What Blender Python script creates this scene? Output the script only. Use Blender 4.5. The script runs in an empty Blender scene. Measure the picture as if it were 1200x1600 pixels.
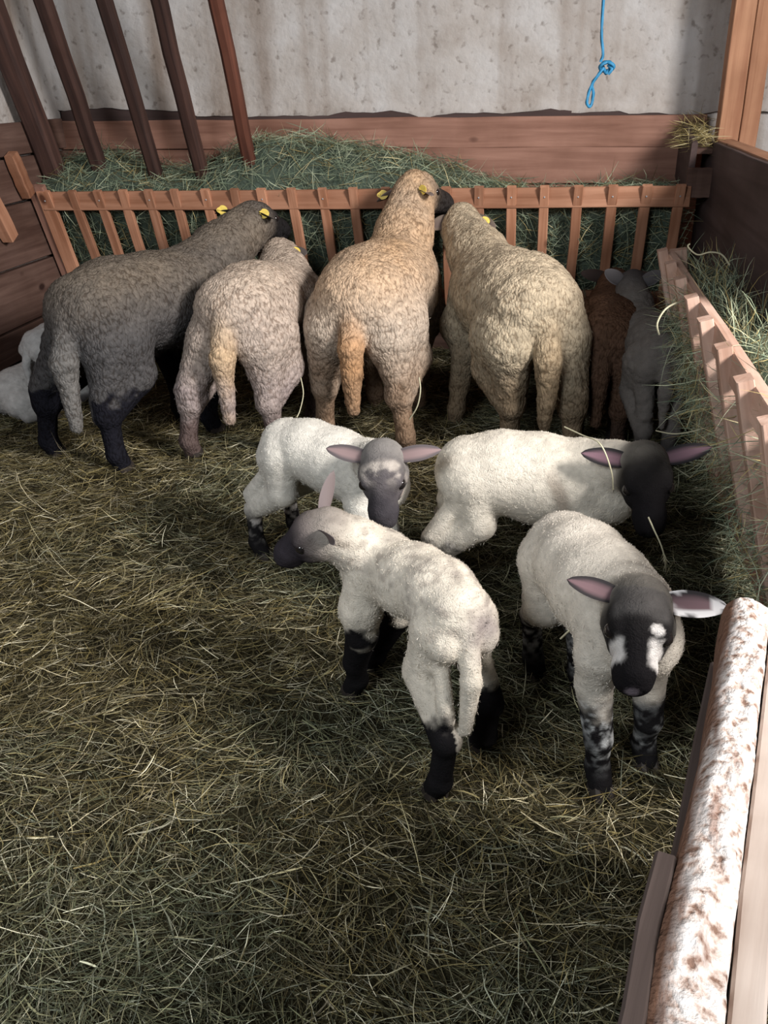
import bpy, bmesh, math, random
import numpy as np
import openvdb as vdb
from mathutils import Vector, Matrix

random.seed(7)
C = bpy.context.scene.collection
SC = bpy.context.scene
V = Vector

# ------------------------------------------------------------------ camera
CAM_H = 1.3
F_PX = 1350.0
RW = np.array([[0.9846044, 0.05304892, -0.16655326],
               [0.17267875, -0.44310019, 0.87968419],
               [-0.02713348, -0.89490113, -0.44543881]])   # world axes in (right, down, forward)


def at(px, py, Y):
    """Point of the barn seen at (px, py) of the photograph at depth Y (used for surveying joints)."""
    r = RW @ np.array([px - 600.0, py - 800.0, F_PX])
    p = r * (Y / r[1])
    return V((p[0], p[1], p[2] + CAM_H))


cam = bpy.data.cameras.new('camera')
camo = bpy.data.objects.new('camera', cam)
C.objects.link(camo)
cam.sensor_fit = 'VERTICAL'
cam.sensor_height = 24.0
cam.lens = F_PX / 1600.0 * 24.0
cam.clip_start = 0.02
m = Matrix.Identity(4)
for i in range(3):
    m[i][0] = RW[i, 0]
    m[i][1] = -RW[i, 1]
    m[i][2] = -RW[i, 2]
m[2][3] = CAM_H
camo.matrix_world = m
SC.camera = camo

# ------------------------------------------------------------------ light
W = bpy.data.worlds.new('world')
SC.world = W
W.use_nodes = True
bg = W.node_tree.nodes['Background']
bg.inputs[0].default_value = (0.72, 0.83, 1.0, 1)
bg.inputs[1].default_value = 0.06


def area(name, loc, target, sx, sy, power, col, spread=180):
    l = bpy.data.lights.new(name, 'AREA')
    l.shape = 'RECTANGLE'
    l.size, l.size_y = sx, sy
    l.energy = power
    l.spread = math.radians(spread)
    l.color = col
    o = bpy.data.objects.new(name, l)
    C.objects.link(o)
    o.location = loc
    o.rotation_euler = (V(target) - V(loc)).to_track_quat('-Z', 'Y').to_euler()
    return o


area('doorway_light', (2.6, 0.7, 2.55), (-0.5, 3.0, 0.5), 0.8, 0.85, 92, (1.0, 0.95, 0.905), 95)
area('gate_fill', (1.7, -0.35, 1.75), (0.15, 1.0, 0.5), 0.4, 0.4, 24, (1.0, 0.96, 0.93))  # added lamp that brightens the gate's top plank, no visible source
area('front_fill', (-1.3, -0.9, 2.35), (-0.7, 2.4, 0.3), 1.1, 0.9, 68, (0.92, 0.97, 1.0))  # added soft fill from the front left, no window stands there

SC.view_settings.view_transform = 'Standard'
SC.view_settings.look = 'None'
SC.view_settings.gamma = 1
SC.view_settings.use_curve_mapping = False
SC.view_settings.exposure = 0.0

# ------------------------------------------------------------------ helpers


def _hash(ix, iy, iz, seed):
    h = (ix * 374761393 + iy * 668265263 + iz * 2147483647 + seed * 974634541) & 0xFFFFFFFF
    h = ((h ^ (h >> 13)) * 1274126177) & 0xFFFFFFFF
    return ((h ^ (h >> 16)) & 0xFFFFFF).astype(np.float64) / float(0xFFFFFF)


def vnoise(P, seed=0):
    P = np.asarray(P, float)
    i = np.floor(P).astype(np.int64)
    f = P - i
    f = f * f * (3 - 2 * f)
    out = 0
    for dx in (0, 1):
        wx = f[:, 0] if dx else 1 - f[:, 0]
        for dy in (0, 1):
            wy = f[:, 1] if dy else 1 - f[:, 1]
            for dz in (0, 1):
                wz = f[:, 2] if dz else 1 - f[:, 2]
                out = out + wx * wy * wz * _hash(i[:, 0] + dx, i[:, 1] + dy, i[:, 2] + dz, seed)
    return out


def fbm(P, seed=0, oct=3):
    s, a, t = 0, 1.0, 0
    for k in range(oct):
        s = s + a * vnoise(np.asarray(P) * (2 ** k), seed + 17 * k)
        t += a
        a *= 0.5
    return s / t


def worley(P, seed=0):
    i = np.floor(P).astype(np.int64)
    best = np.full(len(P), 9.0)
    for dx in (-1, 0, 1):
        for dy in (-1, 0, 1):
            for dz in (-1, 0, 1):
                c = i + np.array([dx, dy, dz])
                q = np.stack([_hash(c[:, 0], c[:, 1], c[:, 2], seed + k) for k in range(3)], 1) + c
                best = np.minimum(best, ((q - P) ** 2).sum(1))
    return np.sqrt(best)


def sstep(a, b, x):
    t = np.clip((x - a) / (b - a), 0, 1)
    return t * t * (3 - 2 * t)


def mesh_np(name, verts, faces, nper, cols=None, smooth=True):
    """verts (n,3); faces flat index array with nper vertices each (or list of arrays)."""
    me = bpy.data.meshes.new(name)
    verts = np.asarray(verts, np.float32)
    if not isinstance(faces, list):
        faces, nper = [faces], [nper]
    loops = np.concatenate([np.asarray(f, np.int32).ravel() for f in faces])
    totals = np.concatenate([np.full(np.asarray(f).size // n, n, np.int32) for f, n in zip(faces, nper)])
    starts = np.concatenate([[0], np.cumsum(totals)[:-1]]).astype(np.int32)
    me.vertices.add(len(verts))
    me.vertices.foreach_set('co', verts.ravel())
    me.loops.add(len(loops))
    me.loops.foreach_set('vertex_index', loops)
    me.polygons.add(len(totals))
    me.polygons.foreach_set('loop_start', starts)
    me.polygons.foreach_set('loop_total', totals)
    if smooth:
        me.polygons.foreach_set('use_smooth', np.ones(len(totals), bool))
    me.update(calc_edges=True)
    if cols is not None:
        a = me.color_attributes.new('Col', 'FLOAT_COLOR', 'POINT')
        c4 = np.ones((len(verts), 4), np.float32)
        c4[:, :3] = cols
        a.data.foreach_set('color', c4.ravel())
    return me


def link(name, me, mat, parent=None, matrix=None):
    o = bpy.data.objects.new(name, me)
    C.objects.link(o)
    if mat and len(me.materials) == 0:
        me.materials.append(mat)
    if matrix is not None:
        o.matrix_basis = matrix
    if parent:
        o.parent = parent
        o.matrix_parent_inverse = Matrix.Translation(-ptotal(parent))
    return o


def ptotal(o):
    return o.location.copy() if o.parent is None else o.location + ptotal(o.parent) if o.type == 'EMPTY' else ptotal(o.parent)


def tag(o, label, cat=None, group=None, kind=None):
    if label:
        o['label'] = label
    if cat:
        o['category'] = cat
    if group:
        o['group'] = group
    if kind:
        o['kind'] = kind
    return o


def thing(name, loc, label, cat, group=None):
    o = bpy.data.objects.new(name, None)
    C.objects.link(o)
    o.location = loc
    o.empty_display_size = 0.05
    return tag(o, label, cat, group)


def kid(name, me, mat, parent, matrix=None):
    """child of an Empty thing (mesh in world space, or placed by matrix in world space)."""
    o = bpy.data.objects.new(name, me)
    C.objects.link(o)
    if mat and len(me.materials) == 0:
        me.materials.append(mat)
    mw = matrix if matrix is not None else Matrix.Identity(4)
    o.parent = parent
    pw = Matrix.Translation(parent.location) if parent.type == 'EMPTY' else parent['_mw'] if False else world_of(parent)
    o.matrix_basis = pw.inverted() @ mw
    return o


def world_of(o):
    mw = o.matrix_basis.copy()
    while o.parent:
        o = o.parent
        mw = o.matrix_basis @ mw
    return mw


# ------------------------------------------------------------------ materials


def new_mat(name):
    mt = bpy.data.materials.new(name)
    mt.use_nodes = True
    nt = mt.node_tree
    b = nt.nodes['Principled BSDF']
    return mt, nt, b


def N(nt, typ, **kw):
    n = nt.nodes.new(typ)
    for k, v in kw.items():
        if k.startswith('i_'):
            n.inputs[k[2:].replace('_', ' ')].default_value = v
        else:
            setattr(n, k, v)
    return n


def ramp(nt, fac, stops):
    r = nt.nodes.new('ShaderNodeValToRGB')
    e = r.color_ramp.elements
    while len(e) < len(stops):
        e.new(0.5)
    for el, (p, c) in zip(e, stops):
        el.position = p
        el.color = (*c, 1)
    nt.links.new(fac, r.inputs[0])
    return r.outputs[0]


def mix(nt, a, b, fac, mode='MIX'):
    n = nt.nodes.new('ShaderNodeMix')
    n.data_type = 'RGBA'
    n.blend_type = mode
    for sock, v in ((n.inputs[0], fac), (n.inputs[6], a), (n.inputs[7], b)):
        if hasattr(v, 'is_output'):
            nt.links.new(v, sock)
        else:
            sock.default_value = v if isinstance(v, (int, float)) else (*v, 1)
    return n.outputs[2]


def bump(nt, b, h, strength, dist):
    n = N(nt, 'ShaderNodeBump')
    n.inputs['Strength'].default_value = strength
    n.inputs['Distance'].default_value = dist
    nt.links.new(h, n.inputs['Height'])
    nt.links.new(n.outputs[0], b.inputs['Normal'])


def wood_mat(name, light, dark, rough=0.75, knots=True, scale=1.0, var=0.25):
    """Sawn timber: grain runs along the object's own x axis."""
    mt, nt, b = new_mat(name)
    tc = N(nt, 'ShaderNodeTexCoord')
    oi = N(nt, 'ShaderNodeObjectInfo')
    add = N(nt, 'ShaderNodeVectorMath', operation='ADD')
    sc = N(nt, 'ShaderNodeVectorMath', operation='SCALE')
    sc.inputs['Scale'].default_value = 37.0
    nt.links.new(oi.outputs['Random'], sc.inputs[0])
    nt.links.new(tc.outputs['Object'], add.inputs[0])
    nt.links.new(sc.outputs[0], add.inputs[1])
    mp = N(nt, 'ShaderNodeMapping')
    mp.inputs['Scale'].default_value = (1.3 * scale, 22 * scale, 22 * scale)
    nt.links.new(add.outputs[0], mp.inputs[0])
    n1 = N(nt, 'ShaderNodeTexNoise')
    n1.inputs['Scale'].default_value = 1.6
    n1.inputs['Detail'].default_value = 6
    n1.inputs['Distortion'].default_value = 0.6
    nt.links.new(mp.outputs[0], n1.inputs[0])
    n2 = N(nt, 'ShaderNodeTexNoise')
    n2.inputs['Scale'].default_value = 3.0
    n2.inputs['Detail'].default_value = 5
    nt.links.new(add.outputs[0], n2.inputs[0])
    col = ramp(nt, n1.outputs[0], [(0.3, dark), (0.5, tuple((a + c) / 2 for a, c in zip(light, dark))), (0.68, light)])
    grime = ramp(nt, n2.outputs[0], [(0.35, (0.62, 0.56, 0.52)), (0.6, (1, 1, 1))])
    col = mix(nt, col, grime, 0.75, 'MULTIPLY')
    mr = N(nt, 'ShaderNodeMapRange')
    mr.inputs['To Min'].default_value = 1 - var
    mr.inputs['To Max'].default_value = 1 + var
    nt.links.new(oi.outputs['Random'], mr.inputs[0])
    hsv = N(nt, 'ShaderNodeHueSaturation')
    nt.links.new(col, hsv.inputs['Color'])
    nt.links.new(mr.outputs[0], hsv.inputs['Value'])
    out = hsv.outputs[0]
    if knots:
        vo = N(nt, 'ShaderNodeTexVoronoi')
        mp2 = N(nt, 'ShaderNodeMapping')
        mp2.inputs['Scale'].default_value = (3.2, 5.5, 5.5)
        nt.links.new(add.outputs[0], mp2.inputs[0])
        nt.links.new(mp2.outputs[0], vo.inputs[0])
        vo.inputs['Scale'].default_value = 1.0
        k = ramp(nt, vo.outputs['Distance'], [(0.06, (0, 0, 0)), (0.12, (1, 1, 1))])
        out = mix(nt, (dark[0] * .35, dark[1] * .3, dark[2] * .3), out, k)
    nt.links.new(out, b.inputs['Base Color'])
    b.inputs['Roughness'].default_value = rough
    b.inputs['Specular IOR Level'].default_value = 0.25
    bump(nt, b, n1.outputs[0], 0.5, 0.004)
    return mt


def col_mat(name, rough=0.9, nscale=0, nstr=0.0, ndist=0.003, spec=0.15, var=None, transl=0.0, sheen=0.0):
    mt, nt, b = new_mat(name)
    a = N(nt, 'ShaderNodeAttribute', attribute_name='Col')
    out = a.outputs['Color']
    if var:
        tc = N(nt, 'ShaderNodeTexCoord')
        n = N(nt, 'ShaderNodeTexNoise')
        n.inputs['Scale'].default_value = var[0]
        n.inputs['Detail'].default_value = 5
        nt.links.new(tc.outputs['Object'], n.inputs[0])
        r = ramp(nt, n.outputs[0], [(0.3, (var[1],) * 3), (0.65, (1, 1, 1))])
        out = mix(nt, out, r, 1.0, 'MULTIPLY')
    nt.links.new(out, b.inputs['Base Color'])
    b.inputs['Roughness'].default_value = rough
    b.inputs['Specular IOR Level'].default_value = spec
    if sheen:
        b.inputs['Sheen Weight'].default_value = sheen
        b.inputs['Sheen Roughness'].default_value = 0.6
    if nscale:
        tc = N(nt, 'ShaderNodeTexCoord')
        vo = N(nt, 'ShaderNodeTexVoronoi')
        vo.inputs['Scale'].default_value = nscale
        nz = N(nt, 'ShaderNodeTexNoise')
        nz.inputs['Scale'].default_value = nscale * .6
        nz.inputs['Detail'].default_value = 6
        nt.links.new(tc.outputs['Object'], nz.inputs[0])
        sc = N(nt, 'ShaderNodeVectorMath', operation='MULTIPLY_ADD')
        sc.inputs[1].default_value = (0.05,) * 3
        nt.links.new(nz.outputs['Color'], sc.inputs[0])
        nt.links.new(tc.outputs['Object'], sc.inputs[2])
        nt.links.new(sc.outputs[0], vo.inputs[0])
        ad = N(nt, 'ShaderNodeMath', operation='MULTIPLY_ADD')
        ad.inputs[1].default_value = 1.2
        nt.links.new(nz.outputs[0], ad.inputs[0])
        nt.links.new(vo.outputs['Distance'], ad.inputs[2])
        bump(nt, b, ad.outputs[0], nstr, ndist)
    return mt


def plain_mat(name, col, rough=0.6, spec=0.3):
    mt, nt, b = new_mat(name)
    tc = N(nt, 'ShaderNodeTexCoord')
    n = N(nt, 'ShaderNodeTexNoise')
    n.inputs['Scale'].default_value = 40
    nt.links.new(tc.outputs['Object'], n.inputs[0])
    r = ramp(nt, n.outputs[0], [(0.3, tuple(c * .8 for c in col)), (0.7, tuple(min(1, c * 1.15) for c in col))])
    nt.links.new(r, b.inputs['Base Color'])
    b.inputs['Roughness'].default_value = rough
    b.inputs['Specular IOR Level'].default_value = spec
    return mt


def plaster_mat():
    mt, nt, b = new_mat('plaster')
    tc = N(nt, 'ShaderNodeTexCoord')
    n1 = N(nt, 'ShaderNodeTexNoise')
    n1.inputs['Scale'].default_value = 2.2
    n1.inputs['Detail'].default_value = 8
    n1.inputs['Roughness'].default_value = 0.65
    nt.links.new(tc.outputs['Object'], n1.inputs[0])
    col = ramp(nt, n1.outputs[0], [(0.3, (0.33, 0.29, 0.26)), (0.45, (0.46, 0.43, 0.41)), (0.62, (0.55, 0.54, 0.54))])
    # rusty vertical runs
    mp = N(nt, 'ShaderNodeMapping')
    mp.inputs['Scale'].default_value = (4.0, 4.0, 0.22)
    nt.links.new(tc.outputs['Object'], mp.inputs[0])
    n2 = N(nt, 'ShaderNodeTexNoise')
    n2.inputs['Scale'].default_value = 1.3
    n2.inputs['Detail'].default_value = 4
    nt.links.new(mp.outputs[0], n2.inputs[0])
    st = ramp(nt, n2.outputs[0], [(0.50, (1, 1, 1)), (0.70, (0.50, 0.40, 0.32))])
    col = mix(nt, col, st, 0.75, 'MULTIPLY')
    # dark mould specks
    n3 = N(nt, 'ShaderNodeTexNoise')
    n3.inputs['Scale'].default_value = 26
    n3.inputs['Detail'].default_value = 4
    nt.links.new(tc.outputs['Object'], n3.inputs[0])
    sp = ramp(nt, n3.outputs[0], [(0.28, (0.42, 0.38, 0.35)), (0.4, (1, 1, 1))])
    col = mix(nt, col, sp, 0.7, 'MULTIPLY')
    nt.links.new(col, b.inputs['Base Color'])
    b.inputs['Roughness'].default_value = 0.95
    b.inputs['Specular IOR Level'].default_value = 0.1
    ad = N(nt, 'ShaderNodeMath', operation='ADD')
    nt.links.new(n1.outputs[0], ad.inputs[0])
    nt.links.new(n3.outputs[0], ad.inputs[1])
    bump(nt, b, ad.outputs[0], 0.6, 0.012)
    return mt


M_plaster = plaster_mat()
M_rack = wood_mat('rack_pine', (0.50, 0.26, 0.165), (0.33, 0.15, 0.085))
M_board = wood_mat('back_boards', (0.33, 0.18, 0.135), (0.22, 0.11, 0.08), var=0.1)
M_lboard = wood_mat('side_boards', (0.17, 0.105, 0.085), (0.09, 0.05, 0.04), var=0.15)
M_pole = wood_mat('dark_poles', (0.075, 0.038, 0.03), (0.03, 0.016, 0.014), knots=False, var=0.2)
M_polered = wood_mat('red_poles', (0.14, 0.052, 0.033), (0.065, 0.024, 0.017), knots=False, var=0.1)
M_post = wood_mat('post_pine', (0.46, 0.25, 0.15), (0.30, 0.14, 0.08), var=0.1)
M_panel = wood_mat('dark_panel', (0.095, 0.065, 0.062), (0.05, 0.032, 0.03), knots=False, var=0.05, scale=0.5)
M_pale = wood_mat('pale_pine', (0.62, 0.44, 0.36), (0.45, 0.28, 0.21), var=0.08)
M_gface = wood_mat('gate_face', (0.62, 0.55, 0.50), (0.50, 0.42, 0.37), knots=False, var=0.05)
M_gin = wood_mat('gate_inner', (0.085, 0.062, 0.055), (0.045, 0.032, 0.028), var=0.05)
def fleece_mat():
    mt, nt, b = new_mat('wool')
    a = N(nt, 'ShaderNodeAttribute', attribute_name='Col')
    tc = N(nt, 'ShaderNodeTexCoord')
    nz = N(nt, 'ShaderNodeTexNoise')
    nz.inputs['Scale'].default_value = 22
    nz.inputs['Detail'].default_value = 5
    nt.links.new(tc.outputs['Object'], nz.inputs[0])
    ma = N(nt, 'ShaderNodeVectorMath', operation='MULTIPLY_ADD')
    ma.inputs[1].default_value = (.035, .035, .035)
    nt.links.new(nz.outputs['Color'], ma.inputs[0])
    nt.links.new(tc.outputs['Object'], ma.inputs[2])
    mp = N(nt, 'ShaderNodeMapping')
    mp.inputs['Scale'].default_value = (115, 115, 62)
    nt.links.new(ma.outputs[0], mp.inputs[0])
    vo = N(nt, 'ShaderNodeTexVoronoi')
    vo.inputs['Scale'].default_value = 1.0
    nt.links.new(mp.outputs[0], vo.inputs[0])
    n2 = N(nt, 'ShaderNodeTexNoise')
    n2.inputs['Scale'].default_value = 9
    n2.inputs['Detail'].default_value = 3
    nt.links.new(tc.outputs['Object'], n2.inputs[0])
    ad = N(nt, 'ShaderNodeMath', operation='MULTIPLY_ADD')
    ad.inputs[1].default_value = .55
    nt.links.new(n2.outputs[0], ad.inputs[0])
    nt.links.new(vo.outputs['Distance'], ad.inputs[2])
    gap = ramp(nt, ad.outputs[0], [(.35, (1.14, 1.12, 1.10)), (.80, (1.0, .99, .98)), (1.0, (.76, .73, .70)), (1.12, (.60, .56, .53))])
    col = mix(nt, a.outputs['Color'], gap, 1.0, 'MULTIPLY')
    nt.links.new(col, b.inputs['Base Color'])
    b.inputs['Roughness'].default_value = .95
    b.inputs['Specular IOR Level'].default_value = .05
    inv = N(nt, 'ShaderNodeMath', operation='MULTIPLY')
    inv.inputs[1].default_value = -1.0
    nt.links.new(ad.outputs[0], inv.inputs[0])
    bump(nt, b, inv.outputs[0], .7, .006)
    return mt


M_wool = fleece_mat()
M_lwool = col_mat('lamb_wool', 0.95, 130, 0.45, 0.004, 0.04, (45, 0.80))
M_fuzz = col_mat('wool_fibres', 0.95, spec=0.04)
M_hay = col_mat('hay', 0.7, spec=0.25)
M_core = col_mat('hay_mass', 0.95, 60, 0.8, 0.01, 0.05, (40, 0.4))
M_ear = col_mat('ear_skin', 0.8, spec=0.2)
M_eye = plain_mat('eye', (0.012, 0.010, 0.010), 0.08, 0.6)
M_iris = plain_mat('iris', (0.11, 0.075, 0.03), 0.15, 0.6)
M_hoof = plain_mat('hoof_horn', (0.035, 0.028, 0.025), 0.55, 0.3)
M_tag = plain_mat('tag_yellow', (0.82, 0.62, 0.13), 0.4, 0.4)
M_rope = plain_mat('blue_twine', (0.03, 0.20, 0.38), 0.55, 0.3)
M_nail = plain_mat('nail_steel', (0.35, 0.36, 0.38), 0.35, 0.6)

# ------------------------------------------------------------------ timber builder


def beam_mesh(L, w, t, seed=0, seg=6, wob=0.0015, bev=0.003, chamfer=0.0):
    """bar along x from 0 to L, width w (y), thickness t (z) centred, slightly uneven, eased edges."""
    rnd = random.Random(seed)
    bm = bmesh.new()
    rings = []
    xs = [L * i / seg for i in range(seg + 1)]
    e = min(bev, w * .3, t * .3)
    prof = [(-w / 2 + e, -t / 2), (w / 2 - e, -t / 2), (w / 2, -t / 2 + e), (w / 2, t / 2 - e),
            (w / 2 - e, t / 2), (-w / 2 + e, t / 2), (-w / 2, t / 2 - e), (-w / 2, -t / 2 + e)]
    for i, x in enumerate(xs):
        dy, dz = rnd.uniform(-wob, wob), rnd.uniform(-wob, wob)
        sc = 1.0
        if i in (0, seg):
            sc = 1 - chamfer
        rings.append([bm.verts.new((x, y * sc + dy, z * sc + dz)) for y, z in prof])
    for a, b in zip(rings[:-1], rings[1:]):
        for j in range(8):
            k = (j + 1) % 8
            bm.faces.new((a[j], b[j], b[k], a[k]))
    bm.faces.new(rings[0])
    bm.faces.new(list(reversed(rings[-1])))
    bmesh.ops.recalc_face_normals(bm, faces=bm.faces)
    me = bpy.data.meshes.new('timber')
    bm.to_mesh(me)
    bm.free()
    return me


def frame(p0, p1, up):
    """matrix with x along p0->p1 and z close to up."""
    x = (V(p1) - V(p0)).normalized()
    z = V(up) - x * x.dot(V(up))
    z.normalize()
    y = z.cross(x)
    mm = Matrix((x, y, z)).transposed().to_4x4()
    mm.translation = V(p0)
    return mm


_bs = [0]


def beam(name, p0, p1, w, t, up, mat, parent=None, **kw):
    _bs[0] += 1
    me = beam_mesh((V(p1) - V(p0)).length, w, t, _bs[0], **kw)
    mm = frame(p0, p1, up)
    if parent is not None:
        return kid(name, me, mat, parent, mm)
    o = bpy.data.objects.new(name, me)
    C.objects.link(o)
    me.materials.append(mat)
    o.matrix_basis = mm
    return o


def wall_mesh(name, origin, ux, uz, n, lx, lz, thick, seed, amp=0.008, ragged=0.0, res=0.06):
    """uneven plastered slab: front grid with relief, back and rim; bottom edge optionally ragged."""
    ux, uz, n, origin = map(lambda q: np.array(q, float), (ux, uz, n, origin))
    nx, nz = max(2, int(lx / res)), max(2, int(lz / res))
    gx, gz = np.meshgrid(np.linspace(0, lx, nx + 1), np.linspace(0, lz, nz + 1), indexing='ij')
    flat = np.stack([gx.ravel(), gz.ravel(), np.zeros(gx.size)], 1)
    zz = flat[:, 1].copy()
    if ragged:
        rg = (fbm(np.stack([flat[:, 0] * 4, flat[:, 0] * 0, flat[:, 0] * 0 + seed], 1), seed, 4) - .5) * ragged
        zz = zz + rg * np.clip(1 - flat[:, 1] / 0.3, 0, 1)
    d = (fbm(np.stack([flat[:, 0] * 3, flat[:, 1] * 3, flat[:, 0] * 0 + seed], 1), seed, 4) - .5) * 2 * amp
    P = origin + flat[:, :1] * ux + zz[:, None] * uz + d[:, None] * n
    B = origin + flat[:, :1] * ux + zz[:, None] * uz - thick * n
    idx = np.arange((nx + 1) * (nz + 1)).reshape(nx + 1, nz + 1)
    q = np.stack([idx[:-1, :-1], idx[1:, :-1], idx[1:, 1:], idx[:-1, 1:]], -1).reshape(-1, 4)
    nv = len(P)
    rim = np.concatenate([idx[:, 0], idx[-1, 1:], idx[::-1, -1][1:], idx[0, ::-1][1:]])
    r = np.stack([rim[:-1], rim[1:], rim[1:] + nv, rim[:-1] + nv], 1)
    faces = np.concatenate([q, q[:, ::-1] + nv, r])
    return mesh_np(name, np.concatenate([P, B]), faces, 4)


# ------------------------------------------------------------------ the setting
YW = 4.6          # plaster face of the back wall
XL = -2.52        # face of the left wall
YR = 4.05         # plane of the rack's top rail


def struct(name, me, mat):
    o = bpy.data.objects.new(name, me)
    C.objects.link(o)
    me.materials.append(mat)
    o['kind'] = 'structure'
    return o


def ground_h(x, y):
    x, y = np.asarray(x, float), np.asarray(y, float)
    z0 = np.zeros_like(x)
    a = fbm(np.stack([x * 2.2, y * 2.2, z0], -1).reshape(-1, 3), 5, 3).reshape(x.shape)
    b = fbm(np.stack([x * 9, y * 9, z0 + 3], -1).reshape(-1, 3), 9, 2).reshape(x.shape)
    return (a - .5) * 0.05 + (b - .5) * 0.022


def build_floor():
    xs = np.linspace(-3.2, 3.2, 160)
    ys = np.linspace(-2.0, 4.9, 172)
    gx, gy = np.meshgrid(xs, ys, indexing='ij')
    gz = ground_h(gx, gy)
    c = fbm(np.stack([gx * 5, gy * 5, gx * 0], -1).reshape(-1, 3), 3, 4)
    col = np.array([0.030, 0.026, 0.014])[None] * (0.6 + 0.9 * c[:, None])
    idx = np.arange(gx.size).reshape(gx.shape)
    q = np.stack([idx[:-1, :-1], idx[1:, :-1], idx[1:, 1:], idx[:-1, 1:]], -1).reshape(-1, 4)
    me = mesh_np('floor', np.stack([gx.ravel(), gy.ravel(), gz.ravel()], 1), q, 4, col)
    struct('floor', me, M_core)


build_floor()

wb = struct('wall_back', wall_mesh('wall_back', (XL - .2, YW, 0.0), (1, 0, 0), (0, 0, 1), (0, -1, 0), 5.8, 2.7, 0.2, 11), M_plaster)
# boards on the back wall, behind the hay trough
zt = [1.175, 1.165, 1.13]
pl = beam('plank', (XL + .01, YW - .05, 1.095), (0.70, YW - .05, 1.06), 0.05, 0.135, (0, 0, 1), M_board, wb, seg=14, wob=0.003)
pl = beam('plank', (XL + .01, YW - .048, 0.94), (0.70, YW - .048, 0.915), 0.05, 0.165, (0, 0, 1), M_board, wb, seg=14, wob=0.002)
pl = beam('plank', (XL + .01, YW - .05, 0.765), (0.70, YW - .05, 0.745), 0.05, 0.165, (0, 0, 1), M_board, wb, seg=14, wob=0.002)
pl = beam('plank', (XL + .01, YW - .05, 0.59), (0.70, YW - .05, 0.57), 0.05, 0.165, (0, 0, 1), M_board, wb, seg=14, wob=0.002)
for zc in (.425, .255, .085):
    beam('plank', (XL + .01, YW - .05, zc), (.70, YW - .05, zc), 0.05, 0.162, (0, 0, 1), M_lboard, wb, seg=10, wob=0.002)
# the plaster's ragged lip above the boards
beam('plank', (XL + .01, YW - .012, 1.19), (.70, YW - .012, 1.15), 0.02, 0.10, (0, 0, 1), M_panel, wb, seg=10, wob=0.002)  # dark strip behind the gap, standing in for its shade and grime
lip = wall_mesh('plaster_lip', (XL - .1, YW - .03, 1.205), (1, 0, -0.018), (0, 0, 1), (0, -1, 0), 5.5, 1.5, 0.03, 23, 0.010, 0.09, 0.045)
kid('plaster_layer', lip, M_plaster, wb)

wl = struct('wall_left', wall_mesh('wall_left', (XL, -2.0, 0.0), (0, 1, 0), (0, 0, 1), (1, 0, 0), 6.7, 2.7, 0.2, 31), M_plaster)
for k, (z0, z1) in enumerate([(0.0, 0.13), (0.135, 0.285), (0.29, 0.55), (0.556, 0.83), (0.836, 1.03), (1.036, 1.18)]):
    for (y0, y1) in ((-1.9, 1.05), (1.056, 4.5)):
        beam('plank', (XL + .03, y0, (z0 + z1) / 2), (XL + .03, y1, (z0 + z1) / 2), 0.04, z1 - z0 - .006, (0, 0, 1), M_lboard, wl, seg=10, wob=0.002)

struct('wall_right', wall_mesh('wall_right', (2.9, 4.7, 0.0), (0, -1, 0), (0, 0, 1), (-1, 0, 0), 2.6, 2.7, 0.2, 41), M_plaster)
struct('ceiling', wall_mesh('ceiling', (-2.8, 4.9, 2.75), (1, 0, 0), (0, -1, 0), (0, 0, -1), 5.9, 3.2, 0.1, 51, res=0.2), M_lboard)

# ------------------------------------------------------------------ hay


def strands(P, D, L, W_, sag, bend, nseg, rs, colors):
    """ribbons: P roots (n,3), D unit directions, L lengths, W_ widths; returns verts, quads, colours."""
    n = len(P)
    D = D / np.linalg.norm(D, axis=1, keepdims=True)
    a = rs.normal(size=(n, 3))
    S = np.cross(D, a)
    S /= np.linalg.norm(S, axis=1, keepdims=True) + 1e-9
    Bn = np.cross(S, D)
    t = np.linspace(0, 1, nseg + 1)
    kink = rs.uniform(-1, 1, n) * bend
    kink2 = rs.uniform(-1, 1, n) * bend * .6
    verts = np.zeros((n, nseg + 1, 2, 3))
    cols = np.zeros((n, nseg + 1, 2, 3))
    for i, tt in enumerate(t):
        c = (P + D * (L * tt)[:, None] + Bn * (L * kink * tt * tt)[:, None] + S * (L * kink2 * tt * tt * tt)[:, None])
        c[:, 2] -= sag * L * tt * tt
        w = W_ * (0.55 + 0.9 * tt * (1 - tt) * 2) * (1.0 if i < nseg else 0.35)
        verts[:, i, 0] = c - S * w[:, None] * .5
        verts[:, i, 1] = c + S * w[:, None] * .5
        cols[:, i, :] = colors[:, None, :] if False else colors[:, None]
    vid = np.arange(n * (nseg + 1) * 2).reshape(n, nseg + 1, 2)
    q = np.stack([vid[:, :-1, 0], vid[:, :-1, 1], vid[:, 1:, 1], vid[:, 1:, 0]], -1).reshape(-1, 4)
    return verts.reshape(-1, 3), q, cols.reshape(-1, 3)


GREEN = np.array([[0.20, 0.22, 0.155], [0.15, 0.175, 0.125], [0.25, 0.26, 0.18], [0.31, 0.31, 0.22], [0.40, 0.39, 0.29], [0.11, 0.13, 0.095]])
STRAW = np.array([[0.22, 0.17, 0.065], [0.30, 0.24, 0.10], [0.38, 0.31, 0.14], [0.15, 0.12, 0.05], [0.48, 0.42, 0.24], [0.11, 0.085, 0.04]])


def pick(pal, n, rs, p=None):
    c = pal[rs.choice(len(pal), n, p=p)]
    return c * rs.uniform(0.75, 1.2, (n, 1))


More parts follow.
